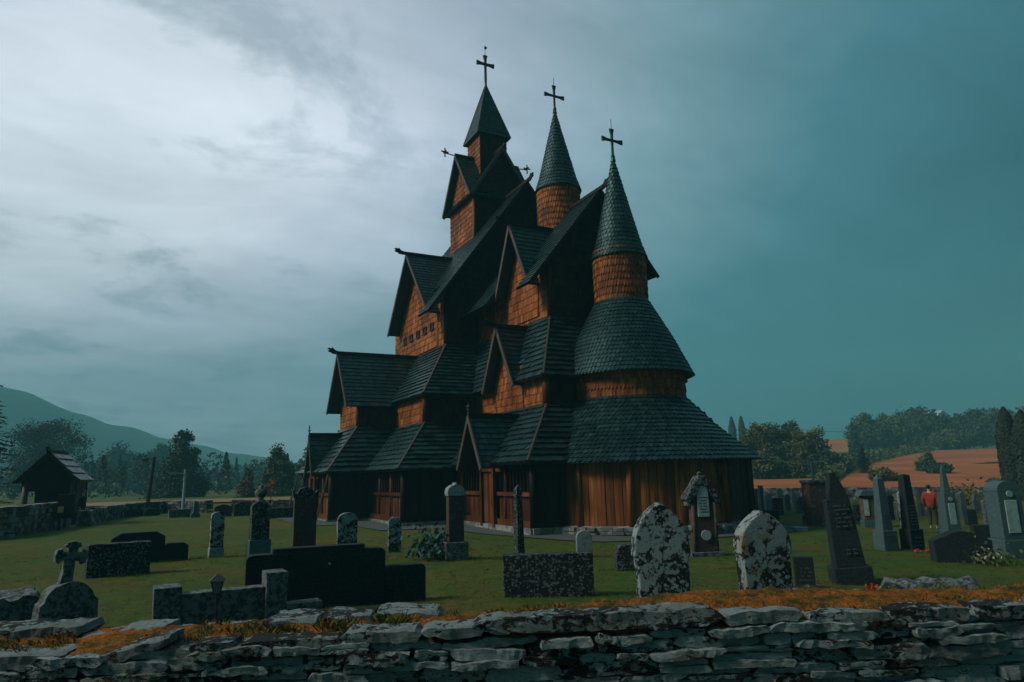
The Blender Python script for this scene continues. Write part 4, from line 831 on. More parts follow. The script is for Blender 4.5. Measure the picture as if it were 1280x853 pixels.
# ------------------------------------------------------------------ people
M['skin'] = m_plain('skin', (.42, .24, .17), .6); M['red_cloth'] = m_plain('red_jacket', (.24, .035, .03), .8, .2); M['dark_cloth'] = m_plain('dark_cloth', (.012, .016, .018), .85, .2); M['trousers'] = m_plain('grey_trousers', (.03, .04, .035), .85, .2); M['hair'] = m_plain('dark_hair', (.012, .010, .009), .6); M['shoe'] = m_plain('pale_shoes', (.3, .33, .32), .6)
def skin(name, verts, edges, mat, parent, lvl=2):
    me = bpy.data.meshes.new(name); me.from_pydata([v[0] for v in verts], edges, []); o = bpy.data.objects.new(name, me); COL.objects.link(o)
    md = o.modifiers.new('skin', 'SKIN'); sl = me.skin_vertices[0].data if me.skin_vertices else None
    if sl is None:
        bm = bmesh.new(); bm.from_mesh(me); bm.verts.layers.skin.verify(); bm.to_mesh(me); bm.free(); sl = me.skin_vertices[0].data
    for i, v in enumerate(verts):
        rr = v[1] if isinstance(v[1], tuple) else (v[1], v[1]); sl[i].radius = rr
    sl[0].use_root = True; s2 = o.modifiers.new('sub', 'SUBSURF'); s2.levels = lvl; s2.render_levels = lvl
    dg = bpy.context.evaluated_depsgraph_get(); m2 = bpy.data.meshes.new_from_object(o.evaluated_get(dg)); m2.name = name
    m2.materials.clear(); m2.materials.append(M[mat] if isinstance(mat, str) else mat); m2.polygons.foreach_set('use_smooth', [True] * len(m2.polygons))
    bpy.data.objects.remove(o); o = bpy.data.objects.new(name, m2); COL.objects.link(o); o.parent = parent; return o
def person(name, loc, rz, H, label, top, legs, lean=0.0, long_coat=False):
    g = empty(name, loc, rz, label, 'person'); s = H / 1.75; L = lambda x, y, z: (x * s, (y - lean * max(0, z - .9)) * s, z * s)
    # faces -Y; back to the viewer when turned by 180 degrees
    B = [(L(0, 0, .93), (.13 * s, .10 * s)), (L(0, 0, 1.12), (.125 * s, .09 * s)), (L(0, 0, 1.34), (.15 * s, .10 * s)), (L(0, 0, 1.46), (.07 * s, .07 * s)), (L(0, -.01, 1.53), (.055 * s, .055 * s)), (L(0, -.02, 1.63), (.078 * s, .095 * s)), (L(0, -.015, 1.72), (.06 * s, .075 * s)), (L(0, -.105, 1.625), (.014 * s, .014 * s))]
    E = [(0, 1), (1, 2), (2, 3), (3, 4), (4, 5), (5, 6), (5, 7)]
    for sd in (-1, 1):
        b = len(B); B += [(L(sd * .17, 0, 1.40), .055 * s), (L(sd * .24, .03, 1.14), .045 * s), (L(sd * .22, -.06, .90), .034 * s), (L(sd * .21, -.09, .83), (.035 * s, .02 * s)), (L(sd * .205, -.10, .76), (.028 * s, .015 * s))]; E += [(2, b), (b, b + 1), (b + 1, b + 2), (b + 2, b + 3), (b + 3, b + 4)]
        t = len(B); B += [(L(sd * .185, -.13, .80), .010 * s)]; E += [(b + 3, t)]
        b = len(B); B += [(L(sd * .09, 0, .86), .085 * s), (L(sd * .10, -.02, .50), .058 * s), (L(sd * .10, .03, .09), .038 * s), (L(sd * .11, -.10, .04), (.042 * s, .03 * s))]; E += [(0, b), (b, b + 1), (b + 1, b + 2), (b + 2, b + 3)]
    skin('body', B, E, 'skin', g)
    J = [(L(0, 0, .76), (.20 * s, .165 * s)), (L(0, 0, 1.08), (.20 * s, .155 * s)), (L(0, 0, 1.33), (.205 * s, .145 * s)), (L(0, 0, 1.50), (.10 * s, .10 * s))]; E = [(0, 1), (1, 2), (2, 3)]
    for sd in (-1, 1):
        b = len(J); J += [(L(sd * .20, 0, 1.37), .095 * s), (L(sd * .275, .03, 1.12), .08 * s), (L(sd * .24, -.06, .88), .058 * s)]; E += [(2, b), (b, b + 1), (b + 1, b + 2)]
    if long_coat: J.append((L(0, 0, .45), (.21 * s, .17 * s))); E.append((0, len(J) - 1))
    skin('jacket', J, E, top, g)
    T = [(L(0, 0, .95), (.14 * s, .12 * s))]; E = []
    for sd in (-1, 1):
        b = len(T); T += [(L(sd * .095, 0, .84), .105 * s), (L(sd * .105, -.02, .50), .078 * s), (L(sd * .105, .03, .12), .060 * s)]; E += [(0, b), (b, b + 1), (b + 1, b + 2)]
    skin('trousers', T, E, legs, g)
    for sd in (-1, 1): skin('shoe', [(L(sd * .105, .04, .05), .055 * s), (L(sd * .115, -.13, .04), .045 * s)], [(0, 1)], 'shoe', g)
    skin('hair', [(L(0, .035, 1.58), (.07 * s, .06 * s)), (L(0, .02, 1.67), (.10 * s, .10 * s)), (L(0, .01, 1.76), (.06 * s, .06 * s))], [(0, 1), (1, 2)], 'hair', g)
    for sd in (-1, 1):
        mb = MB(); mb.lathe([(0, -.012), (.011, 0), (0, .012)], L(sd * .032, -.105, 1.645), 6); mb.build('eye', M['hair'], g)
    return g
c = ag(1168, 661); k = (c - CAM).dot(F) / FOC
person('person', (c.x, c.y, c.z), -azim(c) + R(170), 54 * k, 'person in a red jacket standing with the back turned among the graves', 'red_cloth', 'trousers', -.12)
c = ag(99, 657); k = (c - CAM).dot(F) / FOC
person('person', (c.x, c.y, c.z), -azim(c) + R(60), 44 * k, 'person in a long black coat standing beside the notice board', 'dark_cloth', 'dark_cloth', .1, True)
# ------------------------------------------------------------------ trees
M['bark'] = m_wood('bark', [(.025, .02, .017), (.04, .032, .025), (.06, .05, .04)], (10, 10, 1))
LEAF = {'dark': m_leaf('dark_foliage', [(.014, .032, .022), (.026, .050, .028), (.046, .076, .036)]), 'mid': m_leaf('mid_foliage', [(.026, .046, .024), (.048, .074, .032), (.082, .105, .040)]),
        'olive': m_leaf('olive_foliage', [(.036, .052, .020), (.066, .080, .026), (.105, .110, .036)]), 'red': m_leaf('bare_twigs', [(.06, .04, .035), (.09, .06, .05), (.12, .085, .07)]), 'spruce': m_leaf('spruce_needles', [(.008, .018, .016), (.014, .030, .024), (.024, .044, .032)])}
def leafq(mb, q, s, r, d=None):
    d = d or Vector((U(-1, 1), U(-1, 1), U(-.4, 1))).normalized(); x = d.orthogonal().normalized(); y = d.cross(x); a = U(0, 6.28); x, y = x * math.cos(a) + y * math.sin(a), y * math.cos(a) - x * math.sin(a)
    mb.face([q - x * s, q - y * s * .55 + x * s * .1, q + x * s, q + y * s * .55 - x * s * .1], r)
def crown(kind, H, W, n, ls):
    mb = MB(); tk = MB()
    if kind == 'spruce':
        tk.tube([(0, 0, 0), (0, 0, H * .97)], [H * .018, .02], 7)
        z = H * .07
        while z < H * .985:
            k = 1 - z / H; Rr = W / 2 * (k ** .85) * U(.8, 1.1) + .1; nb = max(4, int(9 * k + 4)); off = U(0, 6)
            for b in range(nb):
                if rnd() < .28: continue
                a = off + 6.283 * b / nb + U(-.2, .2); e = Vector((math.cos(a), math.sin(a), 0)); rr = Rr * U(.55, 1.15); r0 = U(0, .7)
                for i in range(max(3, int(rr / ls * 2.6))):
                    t = U(.05, 1); q = e * (rr * t) + Vector((0, 0, z - rr * .34 * t ** 1.4 + rr * .10 * t ** 4)) + Vector((-e.y, e.x, 0)) * U(-.16, .16) * rr * t
                    leafq(mb, q, ls * U(.6, 1.2), min(1, r0 * .7 + U(0, .35)), Vector((U(-.4, .4), U(-.4, .4), 1)).normalized())
            z += max(.12, H * .032 * (k + .35))
        return mb, tk
    if kind == 'column':
        tk.tube([(0, 0, 0), (0, 0, H * .8)], [.1, .04], 7)
        for i in range(n * 2):
            t = rnd(); a = U(0, 6.283); q = 1 + .10 * noise.noise(Vector((math.cos(a) * 2, math.sin(a) * 2, t * H * .9 + W))); rr = W / 2 * min(1, (t / .06 + .5)) * min(1, (1.0 - t) * 3.2) ** .6 * q * U(.80, 1.0)
            e = Vector((math.cos(a), math.sin(a), 0)); leafq(mb, e * rr + ZV * (t * H), ls * U(.5, 1.0), min(1, .35 + .5 * noise.noise(Vector((a * 3, t * 9, 2))) + U(0, .3)), (e + Vector((U(-.5, .5), U(-.5, .5), U(-.2, .8)))).normalized())
        return mb, tk
    pts = []; low = kind in ('cone', 'bush')
    if kind == 'bush': kind = 'round'
    cz = H * (.5 if low else .56)
    NC = 84
    for i in range(NC):
        for _ in range(30):
            p = Vector((U(-1, 1), U(-1, 1), U(-1, 1)))
            if kind == 'round' and p.length < 1: break
            if kind == 'cone' and math.hypot(p.x, p.y) < (1 - (p.z + 1) / 2) ** .85 * 1.0 + .05: break
            if kind == 'column' and math.hypot(p.x, p.y) < min(1, (1.02 - p.z) * 2.2) ** .5 * .85: break
            if kind == 'egg' and math.hypot(p.x, p.y) < math.sqrt(max(0, 1 - p.z ** 2)) * (1 - .38 * p.z): break
        q = noise.noise(p * 1.7 + Vector((H, W, 0))); p = p * (1 + .16 * q)
        pts.append(Vector((p.x * W / 2, p.y * W / 2, cz + p.z * H * (.5 if low else .44))))
    tk.tube([(0, 0, 0), (U(-.1, .1), U(-.1, .1), H * .3), (U(-.2, .2), 0, H * .8)], [H * .026, H * .02, .03], 8)
    for p in random.sample(pts, 14): tk.tube([(0, 0, min(p.z * .6, H * .5)), (p.x * .5, p.y * .5, p.z * .82), p], [H * .010, H * .006, .012], 5, cap=False)
    cr = W * .16; n = int(n * 3.2)
    for p in pts:
        r0 = U(0, .75); c2 = cr * U(.6, 1.35)
        for i in range(n // NC):
            v = Vector((random.gauss(0, .5), random.gauss(0, .5), random.gauss(0, .42))); v = v * (c2 * min(1, 1.05 / (v.length + .01))); leafq(mb, p + v, ls * U(.55, 1.25), min(1, r0 + U(0, .3)))
    return mb, tk
TREES = {}
def tree(label, px, D, ybase_is_ground, ytop, wpx, kind, leaf, n=3200, ls=None, cat='tree', name='tree', group=None, zoff=0):
    p = at_d(px, 500, D); z = hf(p.x, p.y); v = Vector((p.x, p.y, z)) ; d = ray(px, ytop); H = CAM.z + d.z * D / math.hypot(d.x, d.y) - z; k = (v - CAM).dot(F) / FOC
    W = wpx * k; g = empty(name, v, U(0, 6), label, cat, group); mb, tk = crown(kind, H, W, n, ls or max(.13, D * .0021))
    tk.build('trunk', M['bark'], g); mb.build('crown', LEAF[leaf], g); return g
GL, GR = 'trees beyond the left churchyard wall', 'trees around the orange fields'
tree('dark spruce cut off by the left edge of the picture', -14, 58, 1, 455, 112, 'spruce', 'spruce', ls=.2, group=GL, name='spruce_tree')
tree('broad rounded tree rising behind the gabled hut', 67, 150, 1, 522, 84, 'round', 'dark', 5200, .2, group=GL)
tree('greyish rounded tree behind the dark leaning pole', 160, 250, 1, 550, 66, 'cone', 'dark', 5200, group=GL)
tree('narrow tree left of the tall dark conical tree', 203, 270, 1, 550, 32, 'egg', 'dark', 2500, group=GL)
tree('tall dark conical tree behind the white lamp post', 233, 95, 1, 535, 62, 'cone', 'dark', 5200, .19, group=GL)
tree('small bare reddish tree between the dark tree and the olive one', 314, 80, 1, 582, 22, 'cone', 'red', 900, .14, group=GL)
tree('olive green conical tree left of the church porch', 351, 85, 1, 556, 46, 'cone', 'olive', 3600, .17, group=GL)
tree('small hazy tree low beside the hut roof', 118, 260, 1, 582, 40, 'round', 'olive', 1800, group=GL)
for a in [('first small dark cypress on the skyline right of the apse', 912, 215, 522, 10, 'column', 'dark', 700), ('second small dark cypress on the skyline right of the apse', 924, 215, 521, 9, 'column', 'dark', 700),
          ('broad olive tree nearest the apse in the right clump', 945, 114, 531, 50, 'bush', 'olive', 3200), ('tallest round crowned tree in the middle of the right clump', 978, 124, 524, 50, 'bush', 'mid', 3600),
          ('olive rounded tree right of the middle of the right clump', 1004, 117, 536, 46, 'bush', 'olive', 3000), ('small conical tree in front of the right clump', 985, 104, 562, 26, 'cone', 'olive', 1800),
          ('low dark tree at the right foot of the right clump', 1022, 110, 566, 34, 'bush', 'dark', 2400), ('low bushy tree beside the apse wall', 950, 104, 570, 40, 'bush', 'mid', 2400), ('dark bush beneath the small orange field', 1040, 115, 574, 30, 'bush', 'mid', 1700),
          ('dark drooping spruce standing before the right hill trees', 1070, 110, 556, 26, 'spruce', 'spruce', 0), ('small pointed tree inside the orange field', 1147, 112, 566, 25, 'cone', 'mid', 1700), ('dark round bush right of the pointed tree in the field', 1163, 105, 582, 24, 'round', 'dark', 1500),
          ('olive bush behind the brown canopy tomb', 1092, 90, 588, 28, 'round', 'olive', 1500), ('olive bush above the yellow bush', 1226, 85, 600, 14, 'round', 'olive', 600), ('thin dark tree left of the hilltop grove', 1062, 190, 531, 16, 'cone', 'dark', 900),
          ('rounded tree starting the hilltop grove', 1078, 235, 523, 40, 'round', 'mid', 2200), ('pale topped tree second in the hilltop grove', 1104, 240, 522, 40, 'round', 'olive', 2200), ('tall broad tree third in the hilltop grove', 1140, 240, 514, 50, 'round', 'mid', 2600), ('dark broad tree fourth in the hilltop grove before the pale roof', 1160, 232, 520, 44, 'round', 'dark', 2200),
          ('dark tree just right of the pale roof in the hilltop grove', 1198, 240, 520, 44, 'round', 'dark', 2400), ('dark wide tree sixth in the hilltop grove', 1220, 238, 518, 46, 'round', 'dark', 2400), ('tree at the right end of the hilltop grove', 1243, 236, 514, 40, 'round', 'mid', 2200), ('low tree filling the gap under the pale roof', 1180, 226, 540, 40, 'round', 'mid', 1800), ('wide tree behind the trimmed cypresses', 1285, 230, 516, 50, 'round', 'mid', 2200)]:
    tree(a[0], a[1], a[2], 1, a[3], a[4], a[5], a[6], a[7], group=GR, name='spruce_tree' if a[5] == 'spruce' else ('cypress_tree' if a[5] == 'column' else 'tree'))
tree('left one of two tall trimmed dark cypresses at the right edge', 1252, 56, 1, 510, 27, 'column', 'spruce', 6500, .13, group=GR, name='cypress_tree')
tree('right one of two tall trimmed dark cypresses at the right edge', 1273, 55, 1, 514, 32, 'column', 'spruce', 6500, .13, group=GR, name='cypress_tree')
# hedgerow climbing between the fields
mb = MB()
for i in range(5200):
    t = rnd(); ph = 23.9 + 7.0 * t; r = 92 + 118 * t; q = polar(r + U(-5, 5), ph + U(-.5, .5)); q.z += abs(random.gauss(0, .5)) * 1.7; leafq(mb, q, U(.18, .42), U(0, 1))
tag(mb.build('hedgerow', LEAF['mid']), 'green hedgerow climbing diagonally between the orange fields', 'hedge')
# far woods: one mass on each side
def woods(name, f0, f1, r0, r1, n, hh, label, leaf, nl=90, ls=(.5, 1.2)):
    mb = MB()
    for i in range(n):
        p = polar(U(r0, r1), U(f0, f1)); H = U(*hh); W = H * U(.35, .6); con = rnd() < .45
        for j in range(nl):
            t = U(0, 1) ** .8; w = W / 2 * ((1 - t) if con else math.sqrt(max(0, 1 - (2 * t - 1.0) ** 2)) + .15); a = U(0, 6.283)
            leafq(mb, p + Vector((math.cos(a) * w * U(.4, 1), math.sin(a) * w * U(.4, 1), t * H)), U(*ls), U(0, 1))
    return tag(mb.build(name, LEAF[leaf]), label, 'woods', kind='stuff')
woods('woods', -46, -8, 320, 430, 330, (6, 10), 'far blue green woods along the valley on the left', 'dark')
woods('woods', -46, -11, 120, 240, 170, (4.5, 8), 'hazy belt of trees and bushes behind the left field strip', 'dark', 240, (.18, .42))
woods('woods', 7, 20.5, 330, 430, 130, (5, 8), 'far woods on the rise behind the church', 'dark')
woods('woods', 28, 46, 330, 430, 150, (6, 10), 'far woods on the rise behind the right hilltop grove', 'dark')
# hill
def m_hill():
    t = NT('forested_hill'); a = t.noise(.012, 6, .65); b = t.noise(.09, 4, .7); c = t.ramp(a, [(.35, (.030, .062, .050)), (.65, (.055, .095, .072))]); c = t.mix(t.ramp(b, [(.4, .6), (.6, 0.0)]), c, (.012, .024, .02)); return t.fin(c, 1, .1)
mb = MB(); sil = [(-400, 470), (-150, 478), (-60, 484), (0, 490), (30, 497), (60, 507), (95, 520), (130, 531), (165, 538), (195, 546), (230, 555), (270, 563), (310, 570), (360, 576), (430, 590), (520, 596), (640, 598)]
n0 = 120
for i in range(n0 + 1):
    x = -400 + 1040 * i / n0
    for (xa, ya), (xb, yb) in zip(sil, sil[1:]):
        if xa <= x <= xb: y = ya + (yb - ya) * (x - xa) / (xb - xa)
    for j in range(13):
        D = 600 + 600 * j / 12; d = ray(x, 560); q = CAM + d * (D / math.hypot(d.x, d.y)); dt = ray(x, y); zt = CAM.z + dt.z * 1000 / math.hypot(dt.x, dt.y)
        f = math.sin(min(1, (j / 8)) * math.pi / 2) if j <= 8 else math.cos((j - 8) / 4 * math.pi / 2 * .8); q.z = -6 + (zt + 6) * f + noise.noise(Vector((q.x * .006, q.y * .006, 3))) * 7 * f + noise.noise(Vector((q.x * .03, q.y * .03, 3))) * 5 * f; mb.v.append(tuple(q))
for i in range(n0):
    for j in range(12): mb.f.append((i * 13 + j, (i + 1) * 13 + j, (i + 1) * 13 + j + 1, i * 13 + j + 1)); mb.r.append(.5); mb.m.append(0)
tag(mb.build('hill', m_hill(), smooth=True), 'long hazy wooded hill sloping down to the right', 'hill', kind='structure')
# farmhouse on the ridge and the wires
p = at_d(1171, 530, 262); z = hf(p.x, p.y); g = empty('farmhouse', (p.x, p.y, z), R(-20), 'pale roofed farmhouse half hidden in the hilltop grove', 'house')
mb = MB(); mb.box(-4, 4, -3, 3, 0, 8.6); mb.build('wall', M['trim'], g); mb = MB(); mb.prism([(-4.6, 8.4), (4.6, 8.4), (0, 12.2)], -3.4, 3.4); o = mb.build('roof', M['plaque'], g)
mb = MB(); mb.box(-1, 0, -.4, .4, 10.8, 12.8); mb.build('chimney', M['brown_stone'], o)
for x in (-2.4, 2.4):
    mb = MB(); mb.box(x - .7, x + .7, -3.06, -2.94, 5.8, 7.4); mb.build('window', M['iron'], g)
pa = [polar(150, 22.5), polar(150, 31), polar(150, 42)]; g = empty('power_line', pa[0], 0, 'thin power line crossing in front of the right hilltop grove', 'power line')
for q in pa:
    mb = MB(); mb.tube([q - pa[0], q - pa[0] + ZV * 7.2], [.13, .09], 6); e = (pa[2] - pa[0]).normalized(); mb.beam(q - pa[0] + ZV * 6.9 - Vector((-e.y, e.x, 0)) * .7, q - pa[0] + ZV * 6.9 + Vector((-e.y, e.x, 0)) * .7, .1, .1); mb.build('pole', M['bark'], g)
for s in (-.6, .6):
    for a, b in zip(pa, pa[1:]):
        e = (b - a).normalized(); o_ = Vector((-e.y, e.x, 0)) * s; mb = MB(); mb.tube([a - pa[0] + (b - a) * (i / 12) + o_ + ZV * (7.0 - 1.0 * (1 - (2 * i / 12 - 1) ** 2)) for i in range(13)], .022, 4); mb.build('wire', M['grey_granite'], g)
# ------------------------------------------------------------------ dry stone wall in front
def m_wallstone(name, lich, cover, moss=1.0):
    # dark schist, ragged pale crust, brown moss; the crust differs from stone to stone
    t = NT(name); v = t.vec((1, 1, 1.9)); big = t.noise(3.0, 4, .6, v); n = t.noise(15, 12, .74, v, .5); f = t.noise(42, 8, .78, v); r = t.attr()
    base = t.mix(f, (.005, .008, .008), (.026, .031, .030)); nn = t.math('ADD', t.math('ADD', t.math('MULTIPLY', n, .62), t.math('MULTIPLY', big, .38)), t.math('MULTIPLY', t.math('SUBTRACT', r, .5), .13))
    thr = .5 + (.5 - cover) * .36; lm = t.ramp(nn, [(thr - .004, 0.0), (thr + .006, 1.0)])
    lc = t.mix(t.ramp(f, [(.3, 0.0), (.7, 1.0)]), tuple(x * .5 for x in lich), tuple(x * 1.2 for x in lich)); c = t.mix(lm, base, lc)
    ms = t.math('MULTIPLY', t.ramp(t.noise(2.1, 7, .7, t.vec((1, 1, 2.6))), [(.49, 0.0), (.57, 1.0)]), moss); c = t.mix(ms, c, t.mix(f, (.022, .014, .006), (.085, .045, .014)))
    t.bump(t.math('ADD', f, t.math('MULTIPLY', n, .8)), 1.0, .03); return t.fin(c, .92, .2)
M['wallstone'] = m_wallstone('lichened_wall_stone', (.30, .40, .405), .66, .5)
M['capstone'] = m_wallstone('pale_capstone', (.25, .335, .34), .60, .3)
def m_moss():
    t = NT('rusty_moss'); a = t.noise(5, 5, .65); b = t.noise(38, 3, .7); c = t.ramp(a, [(.34, (.045, .05, .012)), (.46, (.14, .075, .016)), (.6, (.30, .10, .018)), (.75, (.20, .075, .02))])
    c = t.mix(t.ramp(b, [(.35, .8), (.6, 0.0)]), c, t.mix(1.0, c, (.3, .3, .3), 'MULTIPLY')); t.bump(b, 1, .03); return t.fin(c, 1, .1)
M['moss'] = m_moss()
ZT = CAM.z - .86
A = at(0, 818, ZT); B = at(1280, 762, ZT); WD = (B - A); WD.z = 0; WL = WD.length; WD.normalize(); WN = Vector((WD.y, -WD.x, 0))   # WN points to the viewer
if WN.dot(CAM - A) < 0: WN = -WN
wall = empty('dry_stone_wall', (A.x, A.y, 0), 0, 'mossy dry stone wall with pale capstones crossing the foreground', 'wall')
W0 = Vector((A.x, A.y, 0))
def stone(mb, c, u, n, hl, hd, hh, amp=.02, tilt=0.0, cell=.022):
    # one rough stone: six gridded faces displaced by shared noise
    t = R(tilt); a = u * math.cos(t) + ZV * math.sin(t); w = ZV * math.cos(t) - u * math.sin(t); sd = U(0, 100); r = rnd()
    kx = max(0.0, U(-.12, .12)); ky = U(-.18, .18)
    def P(x, y, z):
        f = 1 - .07 * (abs(x) ** 8) * (abs(z) ** 8); zz = z * (1 - ky * x); xx = x * (1 + .06 * math.sin(sd + z * 2))
        p = a * (xx * hl * f) + n * (y * hd) + w * (zz * hh * (1 - .07 * abs(x) ** 9))
        q = noise.noise_vector(p * 5.5 + Vector((sd, 0, 0))); q2 = noise.noise_vector(p * 19 + Vector((sd, 9, 0)))
        return c + p + (q * .75 + q2 * .55 + noise.noise_vector(p * 48) * .25) * amp
    for ax, (ha, hb) in (((0, 2, 1), (hl, hh)), ((0, 1, 2), (hl, hd)), ((1, 2, 0), (hd, hh))):
        na = max(2, int(2 * ha / cell)); nb = max(2, int(2 * hb / cell))
        for sg in (-1, 1):
            b = len(mb.v)
            for j in range(nb + 1):
                for i in range(na + 1):
                    v = [0, 0, 0]; v[ax[0]] = -1 + 2 * i / na; v[ax[1]] = -1 + 2 * j / nb; v[ax[2]] = sg; mb.v.append(tuple(P(*v)))
            flip = (sg > 0) == (ax != (0, 2, 1))
            for j in range(nb):
                for i in range(na):
                    q = (b + j * (na + 1) + i, b + j * (na + 1) + i + 1, b + (j + 1) * (na + 1) + i + 1, b + (j + 1) * (na + 1) + i)
                    mb.f.append(q if flip else q[::-1]); mb.r.append(r); mb.m.append(0)
X0, X1 = -2.6, WL + 2.8
mb = MB(); z = ZT - .03
while z > .02:
    big = z > ZT - .62; hh = U(.03, .085) if big else U(.12, .2); x = X0 + U(-.3, 0)
    while x < X1:
        l = U(.14, .55) if big else U(.4, .9); zz = z - hh / 2 + .012 * math.sin(x * 1.7)
        sub = big and rnd() < .22
        if sub:
            for q in (0, 1): stone(mb, WD * (x + l / 2) - WN * (.14 + U(-.03, .035)) + ZV * (zz + (q - .5) * hh * .5), WD, WN, l * .485, .15, hh * .22, .012, U(-2, 2))
        else: stone(mb, WD * (x + l / 2) - WN * (.14 + U(-.04, .035)) + ZV * zz, WD, WN, l * .487, .15, hh * .47, .02 if big else .03, U(-3.5, 3.5), .024 if big else .09)
        x += l
    z -= hh
mb.build('stonework', M['wallstone'], wall)
mb = MB(); q = WD * (WL / 2) - WN * .5; mb.obox(q + ZV * (ZT / 2 - .04), WD * ((X1 - X0) / 2), WN * .3, ZV * (ZT / 2 - .02)); mb.build('rubble_core', M['rubble'], wall)
def on_wall(px, py, off=0.0):               # point of the upright plane `off` behind the front face
    d = ray(px, py); p0 = W0 - WN * off; k = (p0 - CAM).dot(WN) / d.dot(WN); return CAM + d * k - W0
def cap(x0, x1, yt, yb, off=0.0, depth=.2, tilt=None, name='capstone', mat='capstone', amp=.018, m2=None):
    a = on_wall(x0, (yt + yb) / 2, off); b = on_wall(x1, (yt + yb) / 2, off); xm = (x0 + x1) / 2; h = on_wall(xm, yt, off).z - on_wall(xm, yb, off).z
    d = b - a; c = (a + b) / 2; ym = on_wall(xm, (yt + yb) / 2, off); c.z = ym.z; L = Vector((d.x, d.y, 0)).length; mb = MB()
    stone(mb, Vector((0, 0, 0)), WD, WN, L / 2, depth / 2, max(.012, h / 2), amp, tilt or 0, .03)
    return mb.build(name, M[mat], wall, c - WN * (depth / 2))
for a in [(-120, 78, 824, 842), (64, 208, 818, 830, 0, .3, 13), (236, 290, 806, 826), (294, 428, 802, 824), (430, 524, 790, 803), (528, 602, 786, 797), (596, 902, 768, 789), (906, 1002, 765, 780), (1014, 1110, 766, 789), (1112, 1212, 760, 786), (1222, 1296, 757, 772), (1300, 1480, 752, 772)]: cap(a[0], a[1], a[2], a[3], *(a[4:] if len(a) > 4 else ()))
for a in [(-90, 96, 788, 806, .5, .3), (92, 136, 797, 806, .45, .25, 6), (140, 198, 789, 804, .5, .35), (210, 232, 791, 800, .5, .25), (232, 318, 791, 805, .48, .35), (323, 396, 778, 797, .42, .4), (397, 464, 773, 789, .5, .35), (464, 552, 768, 786, .5, .35, -3), (1018, 1076, 745, 756, .5, .4), (1080, 1120, 747, 760, .5, .3)]: cap(*a)
# moss sheet and tufts
mb = MB(); NX = 420; NY = 26
for i in range(NX + 1):
    for j in range(NY + 1):
        x = X0 + (X1 - X0) * i / NX; y = .035 + .735 * j / NY; m_ = noise.fractal(Vector((x * 2.1, y * 3.0, 1.3)), .6, 2.0, 5); n2 = noise.noise(Vector((x * 17, y * 17, 4)))
        e = 1 - abs(2 * j / NY - 1) ** 4; hgt = .035 * m_ + .012 * n2 + .055 * sm((x / WL - .55) / .12) * sm((1.02 - x / WL) / .2) - .035 * (1 - sm((x / WL - .36) / .12))
        mb.v.append(tuple(WD * x - WN * y + ZV * (ZT - .04 + (hgt + .055) * e)))
for i in range(NX):
    for j in range(NY): mb.f.append((i * (NY + 1) + j, (i + 1) * (NY + 1) + j, (i + 1) * (NY + 1) + j + 1, i * (NY + 1) + j + 1)); mb.r.append(.5); mb.m.append(0)
o = mb.build('moss', M['moss'], wall, smooth=True)
if o.data.polygons[5].normal.z < 0: o.data.flip_normals()
M['tuft'] = m_leaf('dry_grass', [(.05, .065, .014), (.14, .085, .02), (.30, .12, .025)], .9)
M['tuft_green'] = m_leaf('green_grass', [(.03, .05, .014), (.06, .085, .02), (.10, .11, .03)], .9)
def blades(mb, c, n, rad, h, r0):
    for i in range(n):
        a = U(0, 6.283); q = c + Vector((math.cos(a), math.sin(a), 0)) * (rad * math.sqrt(rnd())); d = Vector((random.gauss(0, .45), random.gauss(0, .45), 1)).normalized(); l = h * U(.4, 1.1); s = Vector((-d.y, d.x, 0)) + Vector((.3, .1, 0)); s.normalize(); s *= .0028
        mb.face([q - s, q + s, q + d * l * .6 + s * .7 + ZV * 0, q + d * l + Vector((d.x, d.y, -.3)) * l * .25], min(1, max(0, r0 + U(-.3, .3))))
mb = MB(); mg = MB()
for i in range(520):
    x = U(X0, X1); y = U(.12, .7); c = WD * x - WN * y + ZV * (ZT - .02 + .035 * sm((x / WL - .4) / .16)); dens = noise.noise(Vector((x * 1.3, y * 2, 7)))
    if dens > .08: blades(mg, c, 26, .05, .05, U(.2, .7))
    elif dens > -.25: blades(mb, c, 34, .055, .035, U(.3, .9))
for px_, yy, n in ((425, 784, 9), (505, 778, 9), (660, 770, 5), (950, 762, 10), (355, 790, 6), (965, 760, 10), (870, 757, 5), (1200, 752, 6)):
    c = on_wall(px_, yy, .32)
    for i in range(n): blades(mb if i % 2 else mg, c + WD * U(-.12, .12) - WN * U(-.06, .06) - ZV * .02, 40, .05, .085, U(.3, .9))
mb.build('dry_tufts', M['tuft'], wall)['kind'] = 'stuff'; mg.build('green_tufts', M['tuft_green'], wall)['kind'] = 'stuff'
# loose boulders on the grass behind the wall
def boulder(label, x0, x1, yt, yb, depth, mat='lich_mid', tilt=0):
    c, w, h, rz = spec(x0, x1, yt, yb, .1, 4); mb = MB(); stone(mb, Vector((0, 0, 0)), Vector((1, 0, 0)), Vector((0, -1, 0)), w / 2, depth / 2, h / 2, .09, tilt, .07)
    o = mb.build('boulder', M[mat], None, (c.x, c.y + depth * .4, c.z + h / 2 - .04), rz, smooth=True); return tag(o, label, 'boulder')
boulder('grey angular boulder on the grass at the left edge', -70, 30, 748, 800, .9)
boulder('long flat grey slab lying behind the wall on the right', 1124, 1236, 726, 752, .6, 'lich_mid', 3)
